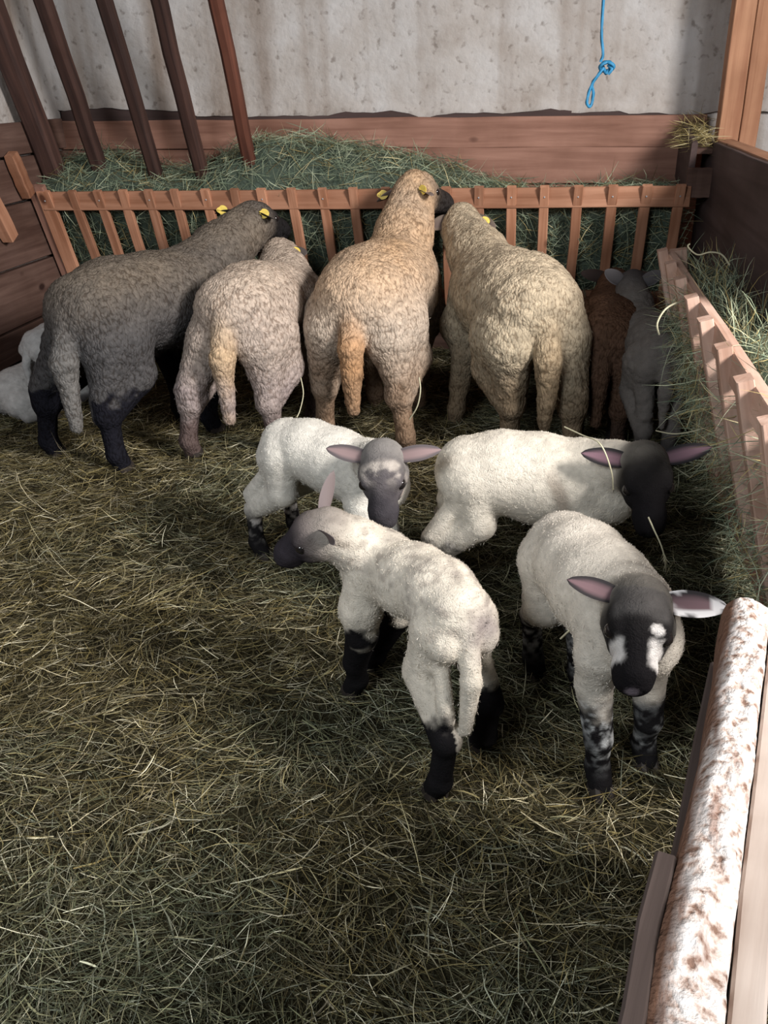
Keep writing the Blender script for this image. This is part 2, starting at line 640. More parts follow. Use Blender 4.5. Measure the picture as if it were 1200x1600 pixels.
def floor_hay():
    rs = np.random.RandomState(3)
    n = 150000
    # nearer the viewer more strands are wanted
    y = 0.55 + (4.5 - 0.55) * rs.uniform(0, 1, n) ** 1.45
    x = XL + 0.05 + (0.72 - XL) * rs.uniform(0, 1, n)
    half = 0.30 + 0.62 * y
    keep = (x > -0.36 - half * 1.15 + 0.1) & (x < 0.15 + half)
    x, y = x[keep], y[keep]
    n = len(x)
    z = ground_h(x, y)
    th = rs.uniform(0, 2 * np.pi, n) 
    flow = fbm(np.stack([x * 3, y * 3, x * 0], 1), 77, 2) * 9
    th = np.where(rs.rand(n) < .45, flow + rs.normal(0, .5, n), th)
    tilt = rs.normal(0.0, 0.13, n) + (rs.rand(n) < .08) * rs.uniform(.1, .5, n)
    D = np.stack([np.cos(th) * np.cos(tilt), np.sin(th) * np.cos(tilt), np.sin(tilt)], 1)
    L = rs.gamma(3.2, 0.0155, n) + 0.022
    Wd = rs.uniform(0.0009, 0.0019, n) * np.where(rs.rand(n) < .05, 2.0, 1.0)
    P = np.stack([x, y, z + np.abs(rs.normal(0, .009, n)) + 0.002], 1) - D * (L * .5)[:, None]
    P[:, 2] = np.maximum(P[:, 2], z - 0.004)
    m_ = fbm(np.stack([x * 1.7, y * 1.7, x * 0], 1), 21, 3) + 0.12 * sstep(0.0, -.8, x) + 0.06 * sstep(-0.3, -1.6, x) * sstep(0.8, 1.7, y)
    g = pick(GREEN, n, rs) * np.array([1.03, .99, .80])
    s = pick(STRAW, n, rs)
    w = (sstep(.36, .60, m_ + rs.normal(0, .09, n)))[:, None]
    col = g * (1 - w) + s * w
    b = rs.rand(n)
    lum = np.where(b < .50, rs.uniform(.16, .42, n), np.where(b < .86, rs.uniform(.5, 1.0, n), rs.uniform(1.2, 1.9, n)))
    col = col * (lum * 1.22)[:, None]
    gr = col.mean(1, keepdims=True)
    col = np.where((b > .8)[:, None], col * .6 + gr * .4, col)
    v, q, c = strands(P, D, L, Wd, 0.02, 0.55, 3, rs, col)
    me = mesh_np('hay_bedding', v, q, 4, c, smooth=False)
    o = bpy.data.objects.new('hay_bedding', me)
    C.objects.link(o)
    me.materials.append(M_hay)
    tag(o, 'loose green and straw-coloured hay strewn thickly over the pen floor', 'hay', kind='stuff')


floor_hay()


def core_strip(name, pts_fn, nu, nv, seed, amp, parent_name):
    """bumpy sheet pts_fn(u,v) -> xyz ; returns verts, quads, normals."""
    u, v = np.meshgrid(np.linspace(0, 1, nu), np.linspace(0, 1, nv), indexing='ij')
    P = pts_fn(u.ravel(), v.ravel())
    idx = np.arange(nu * nv).reshape(nu, nv)
    q = np.stack([idx[:-1, :-1], idx[1:, :-1], idx[1:, 1:], idx[:-1, 1:]], -1).reshape(-1, 4)
    G = P.reshape(nu, nv, 3)
    Nn = np.cross(np.gradient(G, axis=0).reshape(-1, 3), np.gradient(G, axis=1).reshape(-1, 3))
    Nn /= np.linalg.norm(Nn, axis=1, keepdims=True) + 1e-9
    d = (fbm(P * 9, seed, 3) - .5) * 2 * amp
    P = P + Nn * d[:, None]
    return P, q, Nn


def hay_top(x):
    xs = np.array([-2.52, -2.35, -2.15, -1.95, -1.75, -1.55, -1.40, -1.2, -1.0, -0.8, -0.6, -0.4, -0.2, 0.0, 0.25, 0.45, 0.6])
    zs = np.array([0.92, 0.99, 1.00, 0.93, 0.90, 0.99, 1.05, 1.045, 1.02, 0.985, 0.95, 0.875, 0.83, 0.80, 0.80, 0.83, 0.80])
    return np.interp(x, xs, zs)


LEAN = math.tan(math.radians(21))


def slat_y(z):
    return YR + (0.87 - z) * LEAN


def back_hay():
    rs = np.random.RandomState(5)
    X0, X1 = XL + .06, 0.58

    def fn(u, v):
        x = X0 + (X1 - X0) * u
        top = hay_top(x)
        z = np.where(v < .5, 0.35 + (np.minimum(top, 0.90) - 0.06 - 0.35) * (v / .5), 0)
        y = np.where(v < .5, slat_y(z) + 0.05, 0)
        vv = np.clip((v - .5) / .5, 0, 1)
        rim = np.minimum(top, 0.90) - 0.06
        z2 = rim + (top - rim) * np.sin(np.minimum(vv * 1.6, 1) * np.pi / 2)
        y2 = slat_y(rim) + 0.05 + (YW - .08 - slat_y(rim) - .05) * vv
        return np.stack([x, np.where(v < .5, y, y2), np.where(v < .5, z, z2)], 1)

    P, q, Nn = core_strip('hay', fn, 110, 44, 61, 0.03, None)
    if Nn[:, 1].mean() > 0:
        Nn = -Nn
    colc = np.tile(np.array([0.065, 0.088, 0.068]), (len(P), 1))
    n = 20000
    k = rs.randint(0, len(P), n)
    p = P[k] + rs.normal(0, .02, (n, 3))
    nn = Nn[k]
    tang = rs.normal(size=(n, 3))
    tang -= nn * (tang * nn).sum(1, keepdims=True) * .75
    tang += nn * 0.22
    # keep strands behind the slats on the front face
    L = rs.gamma(5, 0.017, n) + .03
    D = tang / np.linalg.norm(tang, axis=1, keepdims=True)
    p = p - D * (L * .4)[:, None]
    front = (p[:, 2] < 0.86)
    lim = slat_y(p[:, 2]) + 0.02
    p[:, 1] = np.where(front, np.maximum(p[:, 1], lim), np.maximum(p[:, 1], YR + .01))
    p[:, 1] = np.minimum(p[:, 1], YW - .09)
    D[:, 1] = np.where((D[:, 1] < 0) & (p[:, 1] + D[:, 1] * L < slat_y(np.minimum(p[:, 2] + D[:, 2] * L, .9)) + .01), np.abs(D[:, 1]) * .3, D[:, 1])
    D[:, 1] = np.where(p[:, 1] + D[:, 1] * L > YW - .08, -np.abs(D[:, 1]) * .4, D[:, 1])
    col = pick(GREEN, n, rs) * np.array([0.92, 1.05, 1.0])
    m_ = rs.rand(n) < .15
    col[m_] = pick(STRAW, m_.sum(), rs)
    v, qq, c = strands(p, D, L, rs.uniform(.0018, .0036, n), 0.05, .3, 3, rs, col)
    me = mesh_np('hay_pile', np.concatenate([P, v]), np.concatenate([q, qq + len(P)]), 4, np.concatenate([colc, c]), smooth=False)
    o = bpy.data.objects.new('hay_pile', me)
    C.objects.link(o)
    me.materials.append(M_hay)
    tag(o, 'dusty green hay filling the long wooden rack along the back wall', 'hay', kind='stuff')


back_hay()

# ------------------------------------------------------------------ back hay rack
rack = thing('hay_rack', (-0.95, YR, 0.0), 'long slatted reddish pine hay rack running along the back wall', 'hay rack')
ZR = 0.872
beam('top_rail', (XL + .12, YR + .02, ZR - .045), (0.60, YR + .02, ZR - .045), 0.028, 0.085, (0, 0, 1), M_rack, rack, seg=16, wob=.0015)
beam('bottom_rail', (XL + .05, slat_y(.33) + .02, .33), (0.64, slat_y(.33) + .02, .33), 0.03, 0.10, (0, 0, 1), M_rack, rack, seg=8)
slats_px = [67, 112, 152, 191, 231, 272, 320, 366, 408, 455, 503, 551, 602, 697, 748, 799, 851, 904, 958, 1011, 1064]
for i, px in enumerate(slats_px):
    p = at(px, 300, YR - .012)
    w = 0.075 if i == 0 else 0.045
    top = V((p.x, YR - .012, ZR + .004))
    bot = V((p.x + random.uniform(-.008, .008), slat_y(.28) - .012, .28))
    s = beam('slat', top, bot, w * random.uniform(.94, 1.06), 0.026, (0, -1, 0), M_rack, rack, seg=5, chamfer=0.08)
    # bright nail head near the top
    if i % 2 == 0 or i > 12:
        bm = bmesh.new()
        bmesh.ops.create_uvsphere(bm, u_segments=8, v_segments=5, radius=.004)
        me = bpy.data.meshes.new('nail')
        bm.to_mesh(me)
        bm.free()
        kid('nail', me, M_nail, s, Matrix.Translation(top.lerp(bot, .075) + V((0, -.013, .0))) )
# left end board leaning parallel with the slats
e0 = at(38, 300, YR)
eb = beam('end_board', (XL + .105, YR - .005, 0.90), (XL + .105, slat_y(.25), .25), 0.085, 0.035, (0, -1, 0), M_board, rack, seg=6)

# short battens fixed to the left wall in front of the rack
t = beam('wall_batten', (XL + .085, 3.62, 1.02), (XL + .085, 3.78, 0.70), 0.07, 0.06, (1, 0, 0), M_rack, chamfer=.1)
tag(t, 'orange pine batten ending in mid air on the left wall beside the rack', 'batten')
t = beam('wall_batten', (XL + .085, 3.92, 1.05), (XL + .085, 4.0, 0.86), 0.06, 0.05, (1, 0, 0), M_rack, chamfer=.1)
tag(t, 'short orange batten behind the other one on the left wall, hay on its top', 'batten')

# ------------------------------------------------------------------ leaning poles above the rack
pole_specs = [(-1.40, .062, M_polered, 'reddish round-edged pole leaning over the hay, rightmost of five'),
              (-1.65, .066, M_pole, 'dark brown pole leaning over the hay, second from the right'),
              (-1.89, .066, M_pole, 'dark brown pole leaning over the hay, middle of the five'),
              (-2.17, .072, M_pole, 'dark grey-brown pole leaning over the hay, second from the left wall'),
              (-2.42, .10, M_pole, 'thick weathered pole leaning in the corner, closest to the left wall')]
for x, w, mt, lab in pole_specs:
    z0, z1 = .80, 2.72
    y0 = 4.25 + (.93 - z0) * LEAN
    o = beam('wooden_pole', (x, y0, z0), (x, y0 - (z1 - z0) * LEAN, z1), w, w * .95, (0, -1, 0), mt, seg=12, wob=.004, bev=.016)
    tag(o, lab, 'pole', 'poles leaning over the back rack')

# ------------------------------------------------------------------ right side: end box, post, panel
post = thing('timber_post', (.79, 4.30, 0), 'tall pale pine post of two planks rising at the right of the back wall', 'post')
beam('post_plank', (.755, 4.30, 0), (.755, 4.30, 2.74), 0.085, 0.10, (0, -1, 0), M_post, post, seg=12, wob=.002)
beam('post_plank', (.838, 4.305, 0), (.838, 4.305, 2.74), 0.072, 0.10, (0, -1, 0), M_post, post, seg=12, wob=.002)

ep = thing('rack_end_box', (.62, 4.3, 0.8), 'dark board box closing the right end of the back rack, hay on top', 'box')
beam('side_board', (.60, YR + .06, .92), (.60, YW - .08, .98), 0.025, 0.24, (0, 0, 1), M_panel, ep)
beam('front_board', (.58, YR + .03, .88), (.70, YR + .03, .88), 0.025, 0.12, (0, 0, 1), M_lboard, ep)
beam('top_board', (.64, YR + .08, 1.0), (.64, YW - .09, 1.07), 0.09, 0.02, (0, 0, 1), M_lboard, ep)

pn = thing('side_panel', (.69, 3.4, 0), 'broad dark brown board panel closing the right side behind the small rack', 'panel')
for (z0, z1) in ((.02, .50), (.505, 1.035)):
    beam('board', (.69, 2.42, (z0 + z1) / 2), (.69, 4.38, (z0 + z1) / 2), 0.025, z1 - z0, (0, 0, 1), M_panel, pn, seg=12)
beam('cap_board', (.735, 2.42, 1.03), (.735, 4.22, 1.03), 0.07, 0.02, (0, 0, 1), M_post, pn, seg=8)

# ------------------------------------------------------------------ right hay rack
RX, RZ = 0.42, 0.72


def rx(z):
    return RX + (RZ - z) * 0.33


rr = thing('hay_rack', (RX, 2.6, 0), 'pale pine slatted hay rack along the right side of the pen', 'hay rack')
beam('top_rail', (RX + .04, 1.25, RZ - .045), (RX + .04, 3.42, RZ - .045), 0.03, 0.075, (0, 0, 1), M_pale, rr, seg=14)
beam('bottom_board', (rx(.2) + .0, 1.25, .2), (rx(.2) + .0, 3.45, .2), 0.03, 0.13, (0.3, 0, 1), M_board, rr, seg=12)
for y in (3.47, 1.29):
    beam('end_post', (rx(.3) + .03, y, 0), (RX + .075, y, RZ - .01), .06, .045, (0, 1, 0), M_pale, rr, seg=4)
for y in (3.38, 3.14, 2.88, 2.62, 2.36, 2.10, 1.85, 1.60, 1.36):
    top = V((RX + .005, y, RZ + .004))
    bot = V((rx(.17) - .022, y + random.uniform(-.01, .01), .17))
    beam('slat', top, bot, 0.055, 0.04, (-1, 0, 0), M_pale, rr, seg=5, chamfer=.12)


def right_hay():
    rs = np.random.RandomState(8)

    def fn(u, v):
        y = 1.3 + 2.1 * u
        z = np.where(v < .6, .12 + (RZ - .1 - .12) * v / .6, RZ - .1 + .03 * np.sin((v - .6) / .4 * np.pi))
        x = np.where(v < .6, rx(z) + .045, rx(RZ - .1) + .045 + (.66 - rx(RZ - .1) - .045) * (v - .6) / .4)
        return np.stack([x, y, z], 1)

    P, q, Nn = core_strip('hay', fn, 60, 24, 71, .02, None)
    if Nn[:, 0].mean() > 0:
        Nn = -Nn
    colc = np.tile(np.array([0.045, 0.065, 0.045]), (len(P), 1))
    n = 3200
    k = rs.randint(0, len(P), n)
    nn = Nn[k]
    D = rs.normal(size=(n, 3)) + nn * .5
    L = rs.gamma(5, .018, n) + .04
    p = P[k] + rs.normal(0, .015, (n, 3))
    # drooping tufts pushed out between the slats
    for (yc, zc, m_, sp) in ((2.98, .56, 120, .04), (2.80, .50, 480, .075), (2.70, .40, 330, .06), (2.55, .46, 220, .06), (2.50, .34, 160, .05),
                             (2.28, .33, 200, .06), (2.20, .22, 120, .05), (2.05, .28, 160, .05), (1.85, .26, 220, .06), (1.70, .20, 160, .05), (2.86, .64, 70, .03)):
        pp = np.stack([rx(zc) - .01 + rs.normal(0, .03, m_), yc + rs.normal(0, sp, m_), zc + rs.normal(0, sp, m_)], 1)
        dd = rs.normal(size=(m_, 3)) + np.array([-.5, 0, -.2])
        ll = rs.gamma(4, .02, m_) + .03
        dd /= np.linalg.norm(dd, axis=1, keepdims=True)
        p = np.concatenate([p, pp - dd * ll[:, None] * .4])
        D = np.concatenate([D, dd])
        L = np.concatenate([L, ll])
    # crest tufts over the rail
    m_ = 260
    pp = np.stack([RX + .09 + np.abs(rs.normal(0, .05, m_)), rs.uniform(2.0, 3.3, m_), RZ - .06 + rs.normal(0, .02, m_)], 1)
    dd = np.stack([rs.normal(.1, .5, m_), rs.normal(0, .6, m_), np.abs(rs.normal(.7, .4, m_))], 1)
    p = np.concatenate([p, pp])
    D = np.concatenate([D, dd])
    L = np.concatenate([L, rs.uniform(.04, .12, m_)])
    n = len(p)
    col = pick(GREEN, n, rs) * np.array([0.95, 1.05, 1.0])
    w = rs.rand(n) < .25
    col[w] = pick(STRAW, w.sum(), rs) * 1.1
    col = col * 1.25
    L = np.minimum(L, .15)
    D = D / np.linalg.norm(D, axis=1, keepdims=True)
    over = p[:, 0] + D[:, 0] * L > .665
    D[over, 0] = -np.abs(D[over, 0]) * .5
    p[:, 0] = np.minimum(p[:, 0], .66)
    v, qq, c = strands(p, D, L, rs.uniform(.0012, .0022, n), 0.12, .75, 4, rs, col)
    v[:, 2] = np.maximum(v[:, 2], .01)
    me = mesh_np('hay_pile', np.concatenate([P, v]), np.concatenate([q, qq + len(P)]), 4, np.concatenate([colc, c]), smooth=False)
    o = bpy.data.objects.new('hay_pile', me)
    C.objects.link(o)
    me.materials.append(M_hay)
    tag(o, 'pale green hay spilling out between the slats of the right-hand rack', 'hay', kind='stuff')


right_hay()


def end_hay():
    rs = np.random.RandomState(18)
    n = 500
    p = np.stack([rs.uniform(.58, .69, n), rs.uniform(4.12, 4.5, n), 1.02 + rs.normal(0, .02, n)], 1)
    p[:, 2] += (p[:, 1] - 4.1) * .15
    D = np.stack([rs.normal(0, 1, n), rs.normal(0, .7, n), np.abs(rs.normal(.1, .35, n))], 1)
    D[:, 0] = np.where(p[:, 0] > .66, -np.abs(D[:, 0]), D[:, 0])
    L = rs.uniform(.04, .12, n)
    col = pick(STRAW, n, rs)
    v, q, c = strands(p, D, L, rs.uniform(.0018, .003, n), .2, .3, 3, rs, col)
    o = bpy.data.objects.new('hay_tuft', mesh_np('hay_tuft', v, q, 4, c, smooth=False))
    C.objects.link(o)
    o.data.materials.append(M_hay)
    tag(o, 'small straw-coloured tuft of hay lying on the box at the right end of the back rack', 'hay', kind='stuff')


end_hay()

# ------------------------------------------------------------------ gate in the lower right corner
GZ = 0.62
G0, G1 = V((.335, 1.165, 0)), V((.122, .365, 0))


def bark_mat():
    mt, nt, b = new_mat('bark_edge')
    tc = N(nt, 'ShaderNodeTexCoord')
    n = N(nt, 'ShaderNodeTexNoise')
    n.inputs['Scale'].default_value = 75
    n.inputs['Detail'].default_value = 10
    n.inputs['Distortion'].default_value = .1
    nt.links.new(tc.outputs['Object'], n.inputs[0])
    mp = N(nt, 'ShaderNodeMapping')
    mp.inputs['Scale'].default_value = (5, 26, 26)
    nt.links.new(tc.outputs['Object'], mp.inputs[0])
    n2 = N(nt, 'ShaderNodeTexNoise')
    n2.inputs['Scale'].default_value = 2.0
    n2.inputs['Detail'].default_value = 5
    nt.links.new(mp.outputs[0], n2.inputs[0])
    c = ramp(nt, n.outputs[0], [(.34, (.26, .16, .12)), (.43, (.62, .50, .44)), (.50, (.80, .73, .69)), (.68, (.88, .84, .82))])
    c2 = ramp(nt, n2.outputs[0], [(.33, (.45, .32, .27)), (.45, (1, 1, 1))])
    c = mix(nt, c, c2, .8, 'MULTIPLY')
    sx = N(nt, 'ShaderNodeSeparateXYZ')
    nt.links.new(tc.outputs['Object'], sx.inputs[0])
    ya = N(nt, 'ShaderNodeMath', operation='MULTIPLY_ADD')
    ya.inputs[1].default_value = .018
    nt.links.new(n2.outputs[0], ya.inputs[0])
    nt.links.new(sx.outputs['Y'], ya.inputs[2])
    mr = N(nt, 'ShaderNodeMapRange')
    mr.inputs['From Min'].default_value = -.022
    mr.inputs['From Max'].default_value = -.006
    nt.links.new(ya.outputs[0], mr.inputs[0])
    c = mix(nt, (.17, .09, .06), c, mr.outputs[0])
    nt.links.new(c, b.inputs['Base Color'])
    b.inputs['Roughness'].default_value = .9
    b.inputs['Specular IOR Level'].default_value = .15
    bump(nt, b, n.outputs[0], 1.0, .012)
    return mt


M_bark = bark_mat()


def bark_plank(parent):
    gd = (G1 - G0).normalized()
    L = (G1 - G0).length + .25
    nu, nv = 320, 30
    u = np.linspace(0, L, nu)
    # profile of a waney-edged slab, y across, z up: inner low edge -> crown -> outer edge -> down
    prof = np.array([(-.034, -.09), (-.034, -.05), (-.033, -.028), (-.029, -.012), (-.022, -.003), (-.012, .003), (0, .004), (.010, .003), (.018, -.002), (.023, -.010), (.024, -.03), (.024, -.09)])
    s = np.linspace(0, 1, nv)
    ps = np.stack([np.interp(s, np.linspace(0, 1, len(prof)), prof[:, k]) for k in range(2)], 1)
    U, S = np.meshgrid(u, np.arange(nv), indexing='ij')
    y = ps[S.ravel(), 0]
    z = ps[S.ravel(), 1]
    x = U.ravel()
    nz = fbm(np.stack([x * 26, y * 60, z * 60], 1), 91, 5) - .5
    wav = fbm(np.stack([x * 3, x * 0, x * 0], 1), 93, 3) - .5
    end = sstep(0, .05, x)
    crown = np.clip((z + .05) / .05, 0, 1)
    y = y * (.55 + .45 * end) + wav * .022 * (y < .02) + nz * .008 * crown
    z = z * (1.0) - (1 - end) * .03 * crown + nz * .018 * crown
    P = np.stack([x, y, z], 1)
    idx = np.arange(nu * nv).reshape(nu, nv)
    q = np.stack([idx[:-1, :-1], idx[1:, :-1], idx[1:, 1:], idx[:-1, 1:]], -1).reshape(-1, 4)
    cap = [idx[0, ::-1].copy(), idx[-1, :].copy()]
    me = mesh_np('bark_plank', P, [q, np.stack(cap)], [4, nv])
    x_ = gd
    z_ = V((0, 0, 1))
    y_ = z_.cross(x_)
    mm = Matrix((x_, y_, z_)).transposed().to_4x4()
    mm.translation = G0 + V((0, 0, GZ))
    return kid('bark_plank', me, M_bark, parent, mm)


gate = thing('pen_gate', (G0 + G1) / 2, 'rough board gate with a sunlit bark-edged top plank in the lower right corner', 'gate')
gdir = (G1 - G0).normalized()
gside = V((0, 0, 1)).cross(gdir)      # towards the outside (+x)
bark_plank(gate)
# outer face boards
ext = gdir * .25
for k, (z0, z1) in enumerate(((.33, .585), (.06, .325))):
    off = gside * .042
    beam('face_board', G0 + off + V((0, 0, (z0 + z1) / 2)), G1 + ext + off + V((0, 0, (z0 + z1) / 2)), 0.03, z1 - z0, (0, 0, 1), M_gface, gate, seg=8)
off = gside * -.0455
ip = beam('inner_plank', G0.lerp(G1, .66) + off + V((0, 0, .512)), G1 + ext + off + V((0, 0, .512)), 0.021, 0.20, (0, 0, 1), M_gin, gate, seg=6, wob=.003)
beam('inner_plank', G0 + gside * -.03 + V((0, 0, .27)), G1 + ext + gside * -.03 + V((0, 0, .27)), 0.03, 0.40, (0, 0, 1), M_gin, gate, seg=6, wob=.003)
bm = bmesh.new()
bmesh.ops.create_cone(bm, cap_ends=True, segments=10, radius1=.0022, radius2=.003, depth=.01)
me = bpy.data.meshes.new('nail')
bm.to_mesh(me)
bm.free()
kid('nail', me, M_nail, ip, Matrix.Translation(G0.lerp(G1, .72) + off + V((0, 0, .605))))

# ------------------------------------------------------------------ blue twine


def tube_mesh(pts, r, sides=7, closed=False, twist=0.0):
    pts = [V(p) for p in pts]
    n = len(pts)
    vs, cs = [], []
    prev = None
    for i, p in enumerate(pts):
        a = pts[i - 1] if (i > 0 or closed) else p
        b = pts[(i + 1) % n] if (i < n - 1 or closed) else p
        t_ = (b - a).normalized()
        if prev is None:
            prev = t_.orthogonal().normalized()
        u_ = (prev - t_ * prev.dot(t_)).normalized()
        prev = u_
        w_ = t_.cross(u_)
        for k in range(sides):
            an = 2 * math.pi * k / sides
            rr_ = r * (1 + .18 * math.sin(3 * an + twist * i))
            vs.append(p + (u_ * math.cos(an) + w_ * math.sin(an)) * rr_)
    fs = []
    for i in range(n if closed else n - 1):
        for k in range(sides):
            a0 = i * sides + k
            a1 = i * sides + (k + 1) % sides
            j = (i + 1) % n
            fs.append((a0, a1, j * sides + (k + 1) % sides, j * sides + k))
    return mesh_np('tube', [tuple(v) for v in vs], np.array(fs), 4)


def smooth_pts(pts, n):
    pts = [V(p) for p in pts]
    out = []
    for i in range(len(pts) - 1):
        p0 = pts[max(i - 1, 0)]
        p1, p2 = pts[i], pts[i + 1]
        p3 = pts[min(i + 2, len(pts) - 1)]
        for k in range(n):
            t_ = k / n
            out.append(.5 * ((2 * p1) + (p2 - p0) * t_ + (2 * p0 - 5 * p1 + 4 * p2 - p3) * t_ ** 2 + (3 * p1 - p0 - 3 * p2 + p3) * t_ ** 3))
    out.append(pts[-1])
    return out


def rope():
    Y = 3.6
    a = at(938, 97, Y)
    tw = thing('blue_twine', a, 'bright blue knotted twine with a loop hanging before the pale wall', 'twine')
    b = at(943, 0, Y)
    pts = smooth_pts([V((b.x - .012, Y, 2.75)), V((b.x - .006, Y, 2.1)), b, at(940, 50, Y), at(942, 85, Y), a], 6)
    kid('cord', tube_mesh(pts, .0052, twist=.9), M_rope, tw)
    # knot
    k0 = at(948, 105, Y)
    kp = []
    for i in range(40):
        an = i / 40 * 2 * math.pi
        kp.append(k0 + V((.018 * math.sin(2 * an) + .008 * math.cos(3 * an), .012 * math.sin(3 * an), .016 * math.cos(2 * an) - .004 * math.sin(an))))
    kid('knot', tube_mesh(kp, .0062, closed=True), M_rope, tw)
    tail = smooth_pts([at(950, 102, Y), at(956, 108, Y - .01), at(950, 116, Y - .01)], 5)
    kid('knot_tail', tube_mesh(tail, .0058), M_rope, tw)
    lp = smooth_pts([at(944, 105, Y), at(936, 116, Y), at(928, 126, Y), at(925, 133, Y), at(927, 145, Y + .004), at(925, 160, Y + .006), at(921, 167, Y), at(917, 160, Y - .006), at(920, 145, Y - .004), at(926, 130, Y - .004), at(934, 118, Y - .006), at(943, 107, Y)], 6)
    kid('loop', tube_mesh(lp, .0055, twist=.9), M_rope, tw)


rope()

# ------------------------------------------------------------------ sheep


class Body:
    """union of rounded cones in world space, meshed as ONE continuous skin."""

    def __init__(self):
        self.pr = []

    def cone(self, a, b, ra, rb, col, k=.03, lat=None, ys=1.0, wool=0.0):
        self.pr.append((np.array(a, float), np.array(b, float), ra, rb, np.array(col, float), k,
                        None if lat is None else np.array(lat, float), ys, wool))

    @staticmethod
    def dist(P, pr):
        a, b, ra, rb, _, _, lat, ys, _ = pr
        Q = P - a
        ab = b - a
        if lat is not None and ys != 1.0:
            l = lat / np.linalg.norm(lat)
            Q = Q - (Q @ l)[..., None] * l * (1 - 1 / ys)
            ab = ab - (ab @ l) * l * (1 - 1 / ys)
        den = max(float(ab @ ab), 1e-9)
        t = np.clip((Q @ ab) / den, 0, 1)
        return np.sqrt(((Q - t[..., None] * ab) ** 2).sum(-1)) - (ra + (rb - ra) * t)

    def mesh(self, vox, paint=None, fleece_amp=.004, fleece_scale=45., seed=0, crease=.3):
        lo = np.min([np.minimum(p[0] - p[2] * p[7], p[1] - p[3] * p[7]) for p in self.pr], 0) - .05
        hi = np.max([np.maximum(p[0] + p[2] * p[7], p[1] + p[3] * p[7]) for p in self.pr], 0) + .05
        n = np.ceil((hi - lo) / vox).astype(int) + 1
        D = np.full(tuple(n), .2, np.float32)
        ax = [lo[i] + vox * np.arange(n[i]) for i in range(3)]
        for p in self.pr:
            m_ = p[5] + .03
            r0, r1 = p[2] * max(1, p[7]) + m_, p[3] * max(1, p[7]) + m_
            bl = np.minimum(p[0] - r0, p[1] - r1)
            bh = np.maximum(p[0] + r0, p[1] + r1)
            i0 = np.maximum(np.floor((bl - lo) / vox).astype(int), 0)
            i1 = np.minimum(np.ceil((bh - lo) / vox).astype(int) + 1, n)
            if np.any(i1 <= i0):
                continue
            G = np.stack(np.meshgrid(ax[0][i0[0]:i1[0]], ax[1][i0[1]:i1[1]], ax[2][i0[2]:i1[2]], indexing='ij'), -1)
            d = self.dist(G, p)
            sl = (slice(i0[0], i1[0]), slice(i0[1], i1[1]), slice(i0[2], i1[2]))
            o = D[sl]
            k = p[5]
            h = np.maximum(k - np.abs(o - d), 0) / k
            D[sl] = np.minimum(o, d) - h * h * k * .25
        g = vdb.FloatGrid()
        g.background = .2
        g.copyFromArray(D)
        P, tris, quads = g.convertToPolygons(0.0, 0.0)
        P = P.astype(np.float64) * vox + lo
        quads = quads.astype(np.int64)[:, ::-1]
        # keep the largest connected skin only
        lab = np.arange(len(P))
        for _ in range(400):
            mn = lab[quads].min(1)
            new = lab.copy()
            for j in range(4):
                np.minimum.at(new, quads[:, j], mn)
            new = new[new]
            if np.array_equal(new, lab):
                break
            lab = new
        main = np.bincount(lab).argmax()
        keepv = lab == main
        remap = np.cumsum(keepv) - 1
        quads = remap[quads[keepv[quads[:, 0]]]]
        P = P[keepv]
        # colours and wool weight by nearest primitives
        ds = np.stack([self.dist(P, p) for p in self.pr], 1)
        wt = np.exp(-np.clip(ds, 0, 1) / .010) + 1e-12
        wt /= wt.sum(1, keepdims=True)
        col = wt @ np.stack([p[4] for p in self.pr])
        wool = wt @ np.array([p[8] for p in self.pr])
        if paint:
            col, wool = paint(P, col, wool)
        # vertex normals
        Nn = np.zeros_like(P)
        fn = np.cross(P[quads[:, 2]] - P[quads[:, 0]], P[quads[:, 3]] - P[quads[:, 1]])
        for j in range(4):
            np.add.at(Nn, quads[:, j], fn)
        Nn /= np.linalg.norm(Nn, axis=1, keepdims=True) + 1e-12
        if fleece_amp:
            w1 = worley(P * fleece_scale, seed)
            big = fbm(P * 9, seed + 3, 3) - .5
            disp = (0.45 - w1) * fleece_amp + big * fleece_amp * 2.2
            P = P + Nn * (disp * wool)[:, None]
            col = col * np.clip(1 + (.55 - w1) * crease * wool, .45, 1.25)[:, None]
        self.P, self.quads, self.col, self.wool, self.N = P, quads, np.clip(col, 0, 1), wool, Nn
        return mesh_np('body', P, quads, 4, self.col)

    def fleece(self, n, length, width, seed, lay=(0, 0, -.5)):
        rs = np.random.RandomState(seed)
        a = np.linalg.norm(np.cross(self.P[self.quads[:, 1]] - self.P[self.quads[:, 0]], self.P[self.quads[:, 3]] - self.P[self.quads[:, 0]]), axis=1)
        a = a * (self.wool[self.quads].mean(1) + .02)
        f = rs.choice(len(self.quads), n, p=a / a.sum())
        uu = rs.dirichlet((1, 1, 1, 1), n)
        P = (self.P[self.quads[f]] * uu[..., None]).sum(1)
        Nn = self.N[self.quads[f, 0]]
        cc = self.col[self.quads[f, 0]] * rs.uniform(.85, 1.25, (n, 1))
        D = Nn * .75 + rs.normal(0, .45, (n, 3)) + np.array(lay)
        L = length * rs.uniform(.5, 1.3, n) * (.35 + .65 * self.wool[self.quads[f, 0]])
        v, q, c = strands(P - Nn * .002, D, L, width * rs.uniform(.7, 1.3, n), .2, .5, 2, rs, cc)
        return mesh_np('fleece', v, q, 4, np.clip(c, 0, 1))


